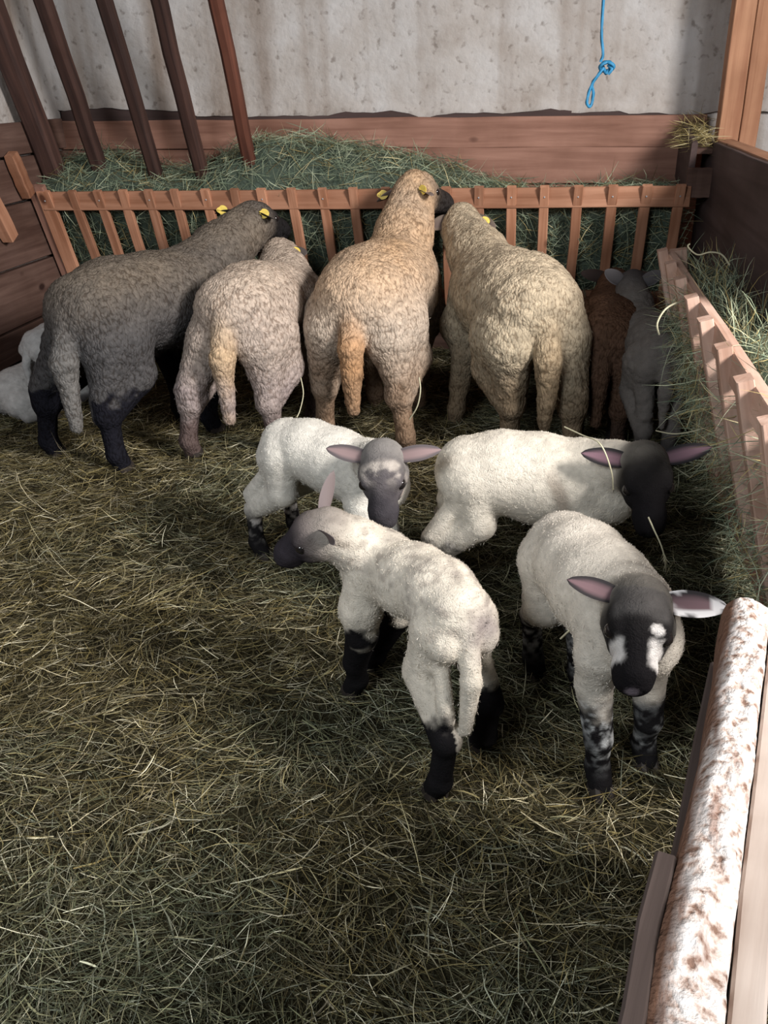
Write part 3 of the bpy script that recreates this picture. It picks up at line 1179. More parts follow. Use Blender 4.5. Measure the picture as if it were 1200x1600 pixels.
def ear_mesh(base, direc, face, L, Wd, cin, cout, cup=.35, tip=None, speck=None):
    """leaf-shaped ear: base point, direction to the tip, face = way the inner side looks."""
    d = V(direc).normalized()
    f = V(face)
    f = (f - d * f.dot(d)).normalized()
    s = d.cross(f)
    nu, nv = 13, 9
    vs, cs = [], []
    for side in (0, 1):
        for i in range(nu):
            t_ = i / (nu - 1)
            w = Wd * (math.sin(math.pi * min(1, (.20 + .80 * t_) ** .95)) ** .62 * .5 + .02) * (1 if t_ < .999 else .05)
            for j in range(nv):
                b = -1 + 2 * j / (nv - 1)
                cu = cup * (1 - .65 * t_)
                an = b * cu * 2.2
                off = s * (w * math.sin(an) / max(1e-6, math.sin(cu * 2.2)) ) - f * (w * (math.cos(cu * 2.2) - math.cos(an)) * -1.0 * .9)
                th = .0022 * (1 - abs(b) ** 3) * (1 - t_ * .6)
                p = V(base) + d * (L * t_) + off + f * (th if side == 0 else -th) - f * (L * .10 * t_ * t_)
                vs.append(tuple(p))
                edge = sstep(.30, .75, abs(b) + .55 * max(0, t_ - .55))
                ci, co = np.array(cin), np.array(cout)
                c = (ci * (1 - edge) + co * edge) * (1 - .35 * (1 - t_) ** 2) if side == 0 else co  # inner side darkens toward the root, shade put into the colour
                if tip is not None:
                    c = c * (1 - sstep(.72, .95, t_)) + np.array(tip) * sstep(.72, .95, t_)
                if speck is not None:
                    k = sstep(.56, .62, vnoise(np.array([[t_ * 5 + 3.1, b * 2.0 + side * 7, speck]]), 4)[0])
                    c = c * (1 - k) + np.array((.62, .60, .60)) * k
                cs.append(c)
    id_ = lambda side, i, j: side * nu * nv + i * nv + j
    fs = []
    for i in range(nu - 1):
        for j in range(nv - 1):
            fs.append((id_(0, i, j), id_(0, i, j + 1), id_(0, i + 1, j + 1), id_(0, i + 1, j)))
            fs.append((id_(1, i, j), id_(1, i + 1, j), id_(1, i + 1, j + 1), id_(1, i, j + 1)))
    for i in range(nu - 1):
        for j in (0, nv - 1):
            fs.append((id_(0, i, j), id_(0, i + 1, j), id_(1, i + 1, j), id_(1, i, j)))
    for i in (0, nu - 1):
        for j in range(nv - 1):
            fs.append((id_(0, i, j), id_(0, i, j + 1), id_(1, i, j + 1), id_(1, i, j)))
    return mesh_np('ear', vs, np.array(fs), 4, np.array(cs))


def eye_mesh(r, dark=True):
    bm = bmesh.new()
    bmesh.ops.create_uvsphere(bm, u_segments=16, v_segments=10, radius=r)
    me = bpy.data.meshes.new('eye')
    bm.to_mesh(me)
    bm.free()
    me.polygons.foreach_set('use_smooth', np.ones(len(me.polygons), bool))
    return me


def hoof_mesh(r, h):
    """cloven hoof: two toes side by side, x forward."""
    bm = bmesh.new()
    for sgn in (-1, 1):
        rings = []
        for (z, sc, fx) in ((-h, 1.08, .35), (-h * .5, 1.0, .25), (0, .82, .05), (h * .25, .5, 0)):
            ring = []
            for k in range(10):
                an = 2 * math.pi * k / 10
                x = math.cos(an) * r * 1.05 * sc * (1.15 if math.cos(an) > 0 else .8) + fx * r
                y = math.sin(an) * r * .5 * sc + sgn * r * .5
                ring.append(bm.verts.new((x, y, z)))
            rings.append(ring)
        for a, b in zip(rings[:-1], rings[1:]):
            for k in range(10):
                bm.faces.new((a[k], a[(k + 1) % 10], b[(k + 1) % 10], b[k]))
        bm.faces.new(list(reversed(rings[0])))
        bm.faces.new(rings[-1])
    bmesh.ops.recalc_face_normals(bm, faces=bm.faces)
    me = bpy.data.meshes.new('hoof')
    bm.to_mesh(me)
    bm.free()
    return me


def tag_mesh():
    """oval ear tag with a little neck and stud."""
    bm = bmesh.new()
    for z in (-.0012, .0012):
        pass
    ring = []
    n = 18
    for z in (-.0014, .0014):
        r_ = []
        for k in range(n):
            an = 2 * math.pi * k / n
            x, y = .025 * math.cos(an), .020 * math.sin(an)
            if x < -.012:
                y *= .7
            r_.append(bm.verts.new((x, y, z)))
        ring.append(r_)
    for k in range(n):
        bm.faces.new((ring[0][k], ring[0][(k + 1) % n], ring[1][(k + 1) % n], ring[1][k]))
    bm.faces.new(list(reversed(ring[0])))
    bm.faces.new(ring[1])
    g = bmesh.ops.create_cone(bm, cap_ends=True, segments=10, radius1=.005, radius2=.004, depth=.008)
    bmesh.ops.translate(bm, vec=(-.012, 0, .003), verts=g['verts'])
    bmesh.ops.recalc_face_normals(bm, faces=bm.faces)
    me = bpy.data.meshes.new('ear_tag')
    bm.to_mesh(me)
    bm.free()
    return me


TAGM = None

EWE = dict(
    torso=[(-.01, .545, .158, 1.16), (.12, .55, .170, 1.16), (.28, .53, .182, 1.08), (.42, .52, .175, 1.02), (.50, .51, .150, 1.0)],
    butt=(-.050, .100, .45, .108), hip=(.02, .110, .47, .115), stifle=(.050, .130, .34, .082), hock=(-.030, .225, .044), hockw=.055,
    can=.034, fet=.037, hoofr=.033, hooft=.045, sh=(.42, .11, .40, .10), elb=(.385, .11, .31, .055), knee=(.015, .20, .040),
    neck0=(.43, .57, .132), neckr=.090, tail=[(-.105, .58, .040), (-.172, .42, .046), (-.170, .19, .022)], k=.04, top=.735)
LAMB = dict(
    torso=[(-.020, .400, .066, 1.10), (.06, .405, .075, 1.10), (.15, .40, .082, 1.05), (.24, .395, .080, 1.0), (.31, .385, .066, 1.0)],
    butt=(-.042, .042, .36, .050), hip=(-.005, .048, .37, .058), stifle=(.030, .056, .265, .044), hock=(-.034, .165, .028), hockw=.031,
    can=.0235, fet=.0270, hoofr=.025, hooft=.034, sh=(.27, .056, .32, .048), elb=(.255, .058, .245, .036), knee=(.012, .145, .0285),
    neck0=(.27, .43, .062), neckr=.050, tail=[(-.064, .40, .020), (-.100, .30, .020), (-.098, .19, .012)], k=.022, top=.485)


def sheep(name, label, cat, group, hind, ang, s, P_, hooves, poll, hdir, hup, hs, wool, face, legc, vox,
          bend=0.0, paint=None, ears=None, tags=(), tail_on=True, wooly_leg=0.0, fleece=(11000, .010, .0012), dark_z=None,
          amp=.007, fscale=52., seed=0, back_tint=None, mat=None, lookeyes=True, neckbow=0.0, tail_swing=(0, 0), tail_col=None, wool_head=0.0, lower_tint=None, fat=1.0, wid=1.0, fl=None, drop=0.0, crease=.75, ham=1.0, mott=.15, mott_col=None, zoff=0.0, pinkbag=False):
    ca, sa = math.cos(math.radians(ang)), math.sin(math.radians(ang))
    Lb = .45 if P_ is EWE else .30

    def Wp(x, y, z):
        x, y, z = x * s, y * s, (z - drop * max(x, 0)) * s
        th = 0.0
        if bend and x > 0:
            th = math.radians(bend) * min(x / (Lb * s), 1.3)
            xx = x * math.cos(th * .5) - y * math.sin(th)
            yy = x * math.sin(th * .5) + y * math.cos(th)
        else:
            xx, yy = x, y
        return V((hind[0] + xx * ca - yy * sa, hind[1] + xx * sa + yy * ca, z + zoff))

    def latd(x):
        th = math.radians(bend) * min(max(x, 0) / Lb, 1.3) if bend else 0
        a_ = math.radians(ang + 90) + th
        return (math.cos(a_), math.sin(a_), 0)

    B = Body()
    k = P_['k'] * s
    T = [(x, z - (fat - 1) * r * .9, r * fat, y) for x, z, r, y in P_['torso']]
    for (x0, z0, r0, y0), (x1, z1, r1, y1) in zip(T[:-1], T[1:]):
        B.cone(Wp(x0, 0, z0), Wp(x1, 0, z1), r0 * s, r1 * s, wool, k, latd((x0 + x1) / 2), (y0 + y1) / 2, 1.0)
    legpts = {}
    for sd, nm in ((1, 'HL'), (-1, 'HR')):
        hx, hy, hz, hr = P_['hip']
        sx, sy, sz, sr = P_['stifle']
        bx, by, bz, br = P_['butt']
        hy, sy, by, hr, br, sr = hy * wid, sy * wid, by * wid, hr * wid, br * wid, sr * (1 + wid) / 2
        hp = hooves.get(nm)
        ho = V((*hp[:2], hp[2] if len(hp) > 2 else 0.0)) if hp else Wp(-.03, sd * hy * .9, 0)
        base = Wp(-.03, sd * hy * .9, 0)
        dv = ho - base
        hip = Wp(hx, sd * hy, hz)
        stf = Wp(sx, sd * sy, sz) + dv * .35
        ox, oz, orr = P_['hock']
        fwd = V((ca, sa, 0))
        hock = V((ho.x, ho.y, ho.z)) + fwd * (ox * s) + V((0, 0, oz * s)) - dv * .25
        hock.z = ho.z + oz * s
        fet = ho + fwd * (-.012 * s) + V((0, 0, P_['hooft'] * 1.5 * s))
        B.cone(Wp(bx, sd * by, bz), hip, br * s, hr * s, wool, k * .8, wool=1)
        B.cone(hip, stf, hr * s, sr * s, wool, k * .8, wool=1)
        B.cone(Wp(bx + .01, sd * (by + .01), bz) if P_ is EWE else Wp(bx + .015, sd * hy * 1.05, bz - .02), hock + V((0, 0, .05 * s)), br * (.95 if P_ is EWE else .62) * ham * s, P_['hockw'] * (1 if P_ is EWE else .88) * ham * s, wool, k * (.6 if P_ is EWE else .9), wool=1)
        B.cone(stf, hock, sr * s, P_['hockw'] * s, wool, k * .5, wool=.9)
        B.cone(hock, fet, orr * s * .86, P_['can'] * s, legc, k * .4, wool=wooly_leg)
        B.cone(fet, ho + fwd * .008 * s + V((0, 0, P_['hooft'] * .55 * s)), P_['fet'] * s, P_['fet'] * .92 * s, legc, k * .3, wool=0)
        legpts[nm] = (ho, fwd)
    for sd, nm in ((1, 'FL'), (-1, 'FR')):
        hx, hy, hz, hr = P_['sh']
        ex, ey, ez, er = P_['elb']
        base = Wp(hx - .01, sd * hy * .85, 0)
        hp = hooves.get(nm)
        ho = V((*hp[:2], hp[2] if len(hp) > 2 else 0.0)) if hp else base
        dv = ho - base
        kx, kz, kr = P_['knee']
        a2 = math.radians(ang + bend)
        fwd = V((math.cos(a2), math.sin(a2), 0))
        sh = Wp(hx, sd * hy, hz)
        el = Wp(ex, sd * ey, ez) + dv * .2
        kn = el.lerp(ho, .48) + fwd * kx * s
        if ho.z > .03:
            kn = el.lerp(ho, .5) + fwd * .07 * s
        fet = ho + fwd * (-.010 * s) + V((0, 0, P_['hooft'] * 1.5 * s))
        B.cone(Wp(hx, sd * hy * .6, hz + .08), sh, hr * s, hr * .95 * s, wool, k * .8, wool=1)
        B.cone(sh, el, hr * .95 * s, er * s, wool, k * .7, wool=1)
        B.cone(el, kn, er * s, kr * s, wool, k * .4, wool=.6)
        B.cone(kn, fet, kr * s * .92, P_['can'] * s, legc, k * .4, wool=wooly_leg)
        B.cone(fet, ho + fwd * .008 * s + V((0, 0, P_['hooft'] * .55 * s)), P_['fet'] * s, P_['fet'] * .92 * s, legc, k * .3, wool=0)
        legpts[nm] = (ho, fwd)
    # tail
    if tail_on:
        tp = [Wp(x + tail_swing[0] * i * .5, tail_swing[1] * i * .5, z) for i, (x, z, r) in enumerate(P_['tail'])]
        tr = [q[2] * s for q in P_['tail']]
        tc = wool if tail_col is None else tail_col
        t0 = Wp(T[0][0], 0, P_['tail'][0][1] - .02)
        B.cone(t0, tp[0], tr[0] * 1.2, tr[0], wool, k * .6, wool=1)
        B.cone(tp[0], tp[1], tr[0], tr[1], np.array(tc) * .6 + np.array(wool) * .4, k * .5, wool=1)
        B.cone(tp[1], tp[2], tr[1], tr[2], tc, k * .25, wool=1)
    # neck
    hd = V(hdir).normalized()
    hu = V(hup)
    hu = (hu - hd * hu.dot(hd)).normalized()
    hl = hu.cross(hd)          # the animal's left
    poll = V(poll)
    n0 = Wp(P_['neck0'][0], 0, P_['neck0'][1])
    nb = poll - hd * .01 * hs - hu * .02 * hs
    mid = n0.lerp(nb, .5) + V((0, 0, -neckbow * s))
    r0, r1 = P_['neck0'][2] * s, P_['neckr'] * s
    rm = r0 * .55 + r1 * .45
    B.cone(n0, mid, r0, rm, wool, k, wool=1)
    B.cone(mid, nb, rm, r1, wool, k * .8, wool=1)
    # head, in its own frame scaled to the adult head (length .24)

    if fl is None:
        fl = 1.0 if P_ is EWE else .74

    def Hp(x, y, z):
        if x > .03:
            x = .03 + (x - .03) * fl
        return poll + (hd * x + hl * y + hu * z) * hs
    f = face
    kh = .020 * hs
    topcol = np.array(wool) * wool_head + np.array(face) * (1 - wool_head)
    B.cone(Hp(-.012, 0, -.004), Hp(.03, 0, .002), .060 * hs, .060 * hs, topcol, kh * 1.5, wool=wool_head)
    B.cone(Hp(.03, 0, .010), Hp(.175, 0, -.020), .054 * hs, .032 * hs, f, kh, hl, 1.0)
    B.cone(Hp(.0, 0, -.045), Hp(.165, 0, -.052), .048 * hs, .026 * hs, f, kh)
    B.cone(Hp(.165, 0, -.026), Hp(.196, 0, -.036), .033 * hs, .029 * hs, f, kh, hl, 1.30)
    B.cone(Hp(.165, 0, -.058), Hp(.187, 0, -.060), .026 * hs, .023 * hs, f, kh * .6, hl, 1.2)
    for sd in (-1, 1):
        B.cone(Hp(.025, sd * .030, -.030), Hp(.075, sd * .026, -.040), .042 * hs, .030 * hs, f, kh)
        B.cone(Hp(.036, sd * .042, .028), Hp(.080, sd * .042, .026), .019 * hs, .015 * hs, f, kh * .6)
        B.cone(Hp(.060, sd * .049, -.004), Hp(.095, sd * .040, -.012), .014 * hs, .012 * hs, f, kh * .7)
    if wool_head > .5:
        B.cone(Hp(.0, 0, .03), Hp(.045, 0, .042), .062 * hs, .045 * hs, wool, kh * 1.5, wool=1)

    def hl_coords(P):
        Q = P - np.array(poll)
        H = np.stack([Q @ np.array(hd), Q @ np.array(hl), Q @ np.array(hu)], 1) / hs
        H[:, 0] = np.where(H[:, 0] > .03, .03 + (H[:, 0] - .03) / fl, H[:, 0])
        return H

    def pfn(P, col, wl):
        if back_tint is not None:
            w = sstep(.62 * P_['top'] * s, .98 * P_['top'] * s, P[:, 2]) * wl
            w = (w * (.35 + .9 * fbm(P * 7, seed + 40, 3)))[:, None]
            col = col * (1 - w) + np.array(back_tint) * w
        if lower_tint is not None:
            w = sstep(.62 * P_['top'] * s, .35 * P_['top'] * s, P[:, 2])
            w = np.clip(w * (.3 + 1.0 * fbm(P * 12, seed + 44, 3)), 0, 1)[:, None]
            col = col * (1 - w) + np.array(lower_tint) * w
        # legs: dark to a mottled height
        if dark_z is not None:
            h = P[:, 2] + (fbm(P * 22, seed + 9, 3) - .5) * mott
            w = sstep(dark_z + .02, dark_z - .02, h)[:, None]
            w = np.where((hl_coords(P)[:, 0] > -.08)[:, None] & (np.linalg.norm(hl_coords(P), axis=1) < .28)[:, None], 0, w)
            Qx = (P[:, 0] - hind[0]) * ca + (P[:, 1] - hind[1]) * sa
            Qy = -(P[:, 0] - hind[0]) * sa + (P[:, 1] - hind[1]) * ca
            tx, ty = (-.135, .065) if P_ is EWE else (-.079, .035)
            w = np.where(((Qx < tx * s) & (np.abs(Qy - tail_swing[1] * .5) < ty * s) & (P[:, 2] > .15 * s))[:, None], 0, w)
            if mott_col is not None:
                sp = (sstep(.44, .66, fbm(P * 60, seed + 12, 4)) * (.25 + .75 * sstep(.35, .65, vnoise(P * 16, seed + 2))) * sstep(.04, .09, P[:, 2]))[:, None]
                dk = np.array(legc) * (1 - sp) + np.array(mott_col) * sp
            else:
                dk = np.array(legc)
            col = col * (1 - w) + dk * w
            wl = wl * (1 - .9 * w[:, 0])
        hc = hl_coords(P)
        # nostrils and mouth line
        inb = (hc[:, 0] > .14) & (hc[:, 0] < .26) & (np.abs(hc[:, 1]) < .06) & (np.abs(hc[:, 2]) < .12)
        for sd in (-1, 1):
            dn = np.sqrt(((hc - np.array([.222, sd * .017, -.030])) / np.array([1, .8, 1])) .__pow__(2).sum(1))
            w = (sstep(.014, .006, dn) * inb)[:, None]
            col = col * (1 - w * .85)
        ml = (sstep(.006, .002, np.abs(hc[:, 2] + .0535 + .10 * (hc[:, 0] - .17))) * inb * (hc[:, 0] > .15))[:, None]
        col = col * (1 - ml * .6)
        if paint:
            col, wl = paint(P, col, wl, hc)
        return col, wl

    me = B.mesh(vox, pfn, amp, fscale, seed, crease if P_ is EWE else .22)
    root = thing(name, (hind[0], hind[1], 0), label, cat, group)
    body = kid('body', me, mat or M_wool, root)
    if fleece:
        fo = kid('fleece', B.fleece(fleece[0], fleece[1], fleece[2], seed), M_fuzz, root)
        fo['kind'] = 'stuff'
    # eyes
    for sd in (-1, 1):
        e = kid('eye', eye_mesh(.0165 * hs), M_eye, root, Matrix.Translation(Hp(.078, sd * .0490, .010)))
    # ears
    ed = ears or {}
    for sd in (-1, 1):
        q = dict(ed.get('both', {}))
        q.update(ed.get('L' if sd > 0 else 'R', {}))
        dx, dy, dz = q.get('d', (-.25, 1, .05))
        dvec = hd * dx + hl * (dy * sd) + hu * dz
        fx, fy, fz = q.get('f', (1, 0, -.25))
        fvec = hd * fx + hl * (fy * sd) + hu * fz
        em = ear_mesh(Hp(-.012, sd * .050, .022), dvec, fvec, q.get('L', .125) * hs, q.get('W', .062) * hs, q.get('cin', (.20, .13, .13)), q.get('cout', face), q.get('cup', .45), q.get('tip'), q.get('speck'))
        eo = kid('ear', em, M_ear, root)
        for t_ in tags:
            if t_[0] == ('L' if sd > 0 else 'R'):
                pos = Hp(-.012, sd * .050, .022) + dvec.normalized() * (q.get('L', .125) * hs * t_[1]) + V(t_[2]) * .018
                zz = V(t_[2]).normalized()
                xx = V(t_[3]) if len(t_) > 3 else V((1, 0, 0))
                xx = (xx - zz * xx.dot(zz)).normalized()
                mm = Matrix((xx, zz.cross(xx), zz)).transposed().to_4x4()
                mm.translation = pos
                global TAGM
                if TAGM is None:
                    TAGM = tag_mesh()
                kid('ear_tag', TAGM, M_tag, eo, mm)
    # hooves
    for nm, (ho, fwd) in legpts.items():
        an = math.atan2(fwd.y, fwd.x)
        mm = Matrix.Translation(ho + V((0, 0, P_['hooft'] * .8 * s))) @ Matrix.Rotation(an, 4, 'Z')
        kid('hoof', hoof_mesh(P_['hoofr'] * s, P_['hooft'] * .8 * s), M_hoof, root, mm)
    return root, B, Hp


DK = (.012, .011, .012)
exec_order = []

# --- ewes at the rack, left to right ---------------------------------------------------------
TOCAM = (-.1, -.9, .35)
sheep('ewe', 'dark charcoal-grey ewe with black legs, leftmost of the ewes at the rack', 'sheep', 'ewes feeding at the back rack',
      (-1.60, 2.90), 72, 1.04, EWE, {'HR': (-1.545, 2.80), 'HL': (-1.885, 2.91)}, at(398, 342, 3.72), (.42, .88, -.20), (0, 0, 1), .97,
      (.070, .068, .070), (.016, .015, .016), (.012, .012, .017), .0075, dark_z=.315, bend=-14, wid=.86, fat=.95, back_tint=(.15, .125, .10), seed=1, mott=.16,
      ears={'both': dict(d=(-.35, 1, -.05), L=.12, cin=(.03, .025, .025), f=(.4, -.2, 1)), 'L': dict(d=(-.25, 1, .0), L=.15)},
      tags=[('L', .72, (.0, -1, .35)), ('R', .30, (-.1, -1, .35))], tail_col=(.15, .145, .14))
sheep('ewe', 'short-fleeced pinkish-beige ewe with straw-yellow tail, second from the left at the rack', 'sheep', 'ewes feeding at the back rack',
      (-1.10, 3.06), 82, 1.0, EWE, {'HL': (-1.326, 2.969), 'HR': (-.985, 3.02)}, at(440, 400, 3.72), (.25, .85, -.45), (0, 0, 1), .9,
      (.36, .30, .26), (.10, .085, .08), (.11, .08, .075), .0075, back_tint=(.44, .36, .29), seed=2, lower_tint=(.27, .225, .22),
      ears={'both': dict(d=(-.15, 1, -.15), L=.12)}, tags=[('R', .35, TOCAM)], tail_col=(.45, .32, .19), wooly_leg=.5, dark_z=.16, mott=.08, wid=.92, fat=.92, drop=.13)
sheep('ewe', 'big fawn ewe with dirty ginger rump and long brown tail, head raised over the rail', 'sheep', 'ewes feeding at the back rack',
      (-.655, 3.18), 84, 1.04, EWE, {'HR': (-.491, 3.106), 'HL': (-.833, 3.20)}, at(648, 302, 3.86), (.62, .75, -.12), (0, 0, 1), 1.0,
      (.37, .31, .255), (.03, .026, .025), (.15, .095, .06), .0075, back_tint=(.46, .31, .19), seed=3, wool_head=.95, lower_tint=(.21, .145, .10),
      ears={'both': dict(d=(-.35, 1, -.1), L=.12, cin=(.16, .12, .11), cout=(.22, .17, .15), f=(.3, -.3, 1)), 'L': dict(d=(-.3, 1, -.42), L=.155)}, tags=[('L', .74, (-.1, -1, .3)), ('R', .35, (-.6, -.8, .1))], tail_col=(.38, .21, .10), wooly_leg=.6)
sheep('ewe', 'curly olive-fawn ewe with a dark front leg, rightmost of the four big ewes', 'sheep', 'ewes feeding at the back rack',
      (-.03, 3.10), 112, 1.02, EWE, {'HL': (-.10, 3.08), 'HR': (.135, 3.04), 'FL': (-.33, 3.43)}, at(722, 350, 3.84), (-.1, .93, -.15), (0, 0, 1), .95,
      (.33, .28, .205), (.05, .045, .04), (.16, .115, .075), .0075, back_tint=(.40, .33, .24), seed=4, wool_head=.9, amp=.008, fscale=34.,
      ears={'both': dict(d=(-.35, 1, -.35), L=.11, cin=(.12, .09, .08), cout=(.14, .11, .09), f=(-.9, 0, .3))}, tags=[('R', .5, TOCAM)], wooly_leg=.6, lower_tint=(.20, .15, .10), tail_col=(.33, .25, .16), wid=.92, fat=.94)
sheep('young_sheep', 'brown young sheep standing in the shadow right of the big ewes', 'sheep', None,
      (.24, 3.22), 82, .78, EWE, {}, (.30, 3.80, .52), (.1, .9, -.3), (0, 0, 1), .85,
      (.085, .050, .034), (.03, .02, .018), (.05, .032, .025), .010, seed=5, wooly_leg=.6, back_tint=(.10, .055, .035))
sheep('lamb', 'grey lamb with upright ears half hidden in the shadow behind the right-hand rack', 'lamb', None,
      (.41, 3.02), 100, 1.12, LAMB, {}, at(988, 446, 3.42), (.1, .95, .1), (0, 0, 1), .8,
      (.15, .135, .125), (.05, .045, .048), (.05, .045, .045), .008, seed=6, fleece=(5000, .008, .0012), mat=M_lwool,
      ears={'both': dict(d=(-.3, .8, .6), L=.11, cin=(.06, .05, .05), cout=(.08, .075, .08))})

# --- lambs -----------------------------------------------------------------------------------
CREAM = (.66, .61, .54)
sheep('lamb', 'small white lamb with hanging tail standing behind the dark ewe by the left wall', 'lamb', None,
      (-2.13, 3.36), 62, .84, LAMB, {}, (-1.80, 3.75, .40), (.6, .7, -.4), (0, 0, 1), .8,
      (.56, .55, .54), (.12, .11, .11), (.03, .03, .03), .007, dark_z=.10, seed=11, fleece=(5000, .007, .0011), mat=M_lwool)


def lying_lamb():
    B = Body()
    c = V((-2.25, 3.37, 0))
    w = (.62, .60, .58)
    f = V((.45, .89, 0))
    l = V((-.89, .45, 0))

    def q(x, y, z):
        return c + f * x + l * y + V((0, 0, z))
    B.cone(q(-.05, 0, .115), q(.12, .01, .125), .105, .11, w, .04, wool=1)
    B.cone(q(.12, .01, .125), q(.24, -.02, .13), .11, .09, w, .04, wool=1)
    for s_ in (-1, 1):
        B.cone(q(-.08, s_ * .075, .085), q(.04, s_ * .115, .065), .07, .055, w, .03, wool=1)
        B.cone(q(.04, s_ * .12, .06), q(-.09, s_ * .125, .035), .045, .026, w, .02, wool=.6)
        B.cone(q(-.09, s_ * .125, .035), q(-.01, s_ * .14, .025), .024, .022, (.04, .035, .035), .02)
        B.cone(q(.25, s_ * .06, .07), q(.33, s_ * .07, .03), .04, .024, w, .02, wool=.3)
        B.cone(q(.33, s_ * .07, .03), q(.22, s_ * .09, .022), .024, .02, (.04, .035, .035), .02)
    B.cone(q(.24, -.02, .15), q(.33, -.05, .22), .07, .052, w, .03, wool=1)
    B.cone(q(.33, -.05, .23), q(.37, -.08, .225), .052, .048, w, .02, wool=.4)
    B.cone(q(.37, -.08, .22), q(.44, -.13, .19), .044, .028, (.1, .09, .09), .02)
    B.cone(q(-.14, .0, .16), q(-.185, .02, .10), .026, .024, w, .012, wool=1)
    B.cone(q(-.185, .02, .10), q(-.17, .05, .045), .024, .018, w, .012, wool=1)
    me = B.mesh(.007, None, .004, 60., 12)
    r = thing('lamb', (c.x, c.y, 0), 'white lamb lying curled on the hay in the far left corner', 'lamb')
    kid('body', me, M_lwool, r)
    fo = kid('fleece', B.fleece(4000, .007, .0011, 12), M_fuzz, r)
    fo['kind'] = 'stuff'
    for s_, b in ((1, q(.32, -.005, .25)), (-1, q(.345, -.09, .262))):
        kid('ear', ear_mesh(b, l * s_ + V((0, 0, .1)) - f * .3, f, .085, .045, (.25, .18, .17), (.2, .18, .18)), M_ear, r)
        kid('eye', eye_mesh(.011), M_eye, r, Matrix.Translation(q(.385, -.088, .235) + l * s_ * .036))


lying_lamb()


def paint_a(P, col, wl, hc):
    # grizzled grey face with a pale forehead and a pale cheek stripe
    face = (hc[:, 0] > .0) & (hc[:, 0] < .26) & (np.abs(hc[:, 1]) < .075) & (hc[:, 2] > -.11) & (hc[:, 2] < .09)
    nz = fbm(P * 40, 3, 3)
    g = np.array([.10, .09, .095])
    w = (sstep(.02, .07, hc[:, 0] + (nz - .5) * .06) * face)[:, None]
    mot = sstep(.42, .60, nz)[:, None]
    col = col * (1 - w) + (g * (1 - mot) + np.array([.30, .27, .25]) * mot * sstep(.12, .05, hc[:, 0])[:, None] + g * .8 * mot * sstep(.05, .12, hc[:, 0])[:, None]) * w
    ck = (sstep(.045, .055, np.abs(hc[:, 1]) + (nz - .5) * .01) * sstep(.06, .09, hc[:, 0]) * face * (hc[:, 2] < -.02))[:, None]
    col = col * (1 - ck * .8) + np.array([.45, .38, .33]) * ck * .8
    fh = (sstep(.030, .012, np.abs(hc[:, 0] - .045 + (nz - .5) * .03)) * sstep(.03, .045, hc[:, 2]) * face)[:, None]
    fh = fh * sstep(.40, .60, nz)[:, None]
    col = col * (1 - fh * .6) + np.array([.50, .45, .40]) * fh * .6
    mz = (sstep(.10, .16, hc[:, 0] + (nz - .5) * .05) * face * (np.abs(hc[:, 1]) < .045))[:, None]
    col = col * (1 - .75 * mz) + np.array([.035, .032, .038]) * .75 * mz
    return col, wl


sheep('lamb', 'cream lamb with grizzled grey face, standing behind the lamb that turns its head', 'lamb', 'lambs in the middle of the pen',
      (-.675, 2.20), -22, .98, LAMB, {'HR': (-.81, 2.22), 'HL': (-.73, 2.36), 'FR': (-.40, 1.98), 'FL': (-.36, 2.10)}, at(598, 724, 1.89), (.10, -.70, -.70), (.05, -.7, .7), .87,
      (.66, .63, .57), (.12, .11, .11), DK, .0055, dark_z=.14, seed=13, fat=1.12, drop=.14, paint=paint_a, mat=M_lwool, amp=.0016, fscale=80., mott=.10,
      ears={'both': dict(d=(-.30, 1, .0), L=.115, W=.046, cin=(.26, .185, .185), cout=(.10, .085, .09), f=(.15, 0, 1)), 'L': dict(d=(-.1, 1, .12))}, fleece=(9000, .007, .001), tail_swing=(0, .0), mott_col=(.4, .38, .36))


def paint_c(P, col, wl, hc):
    # dirty brown stain across the shoulder
    d = np.abs((P[:, 0] - .085) + .45 * (P[:, 2] - .36) + (fbm(P * 10, 5, 3) - .5) * .05)
    w = (sstep(.030, .008, d) * sstep(.24, .30, P[:, 2]) * sstep(.47, .40, P[:, 2]) * wl)[:, None]
    col = col * (1 - .6 * w) + np.array([.16, .12, .09]) * w * .6
    return col, wl


sheep('lamb', 'cream lamb with an all-black face chewing hay, facing right beside the right-hand rack', 'lamb', 'lambs in the middle of the pen',
      (-.14, 2.06), 4, 1.03, LAMB, {'HR': (-.235, 1.99), 'HL': (-.21, 2.16), 'FR': (.17, 1.96), 'FL': (.20, 2.08)}, at(1008, 730, 1.93), (.10, -.76, -.64), (-.03, -.65, .75), .90,
      (.62, .57, .49), (.010, .009, .010), DK, .0055, dark_z=.20, seed=14, fat=1.34, tail_swing=(.035, 0), drop=.05, paint=paint_c, mat=M_lwool, amp=.0016, fscale=80., bend=-14, mott_col=(.5, .47, .44), mott=.10,
      ears={'both': dict(d=(-.25, 1, .10), L=.115, W=.050, cin=(.17, .10, .125), cout=(.02, .018, .02), f=(.15, 0, 1)), 'L': dict(d=(-.1, 1, .28))}, fleece=(9000, .007, .001))


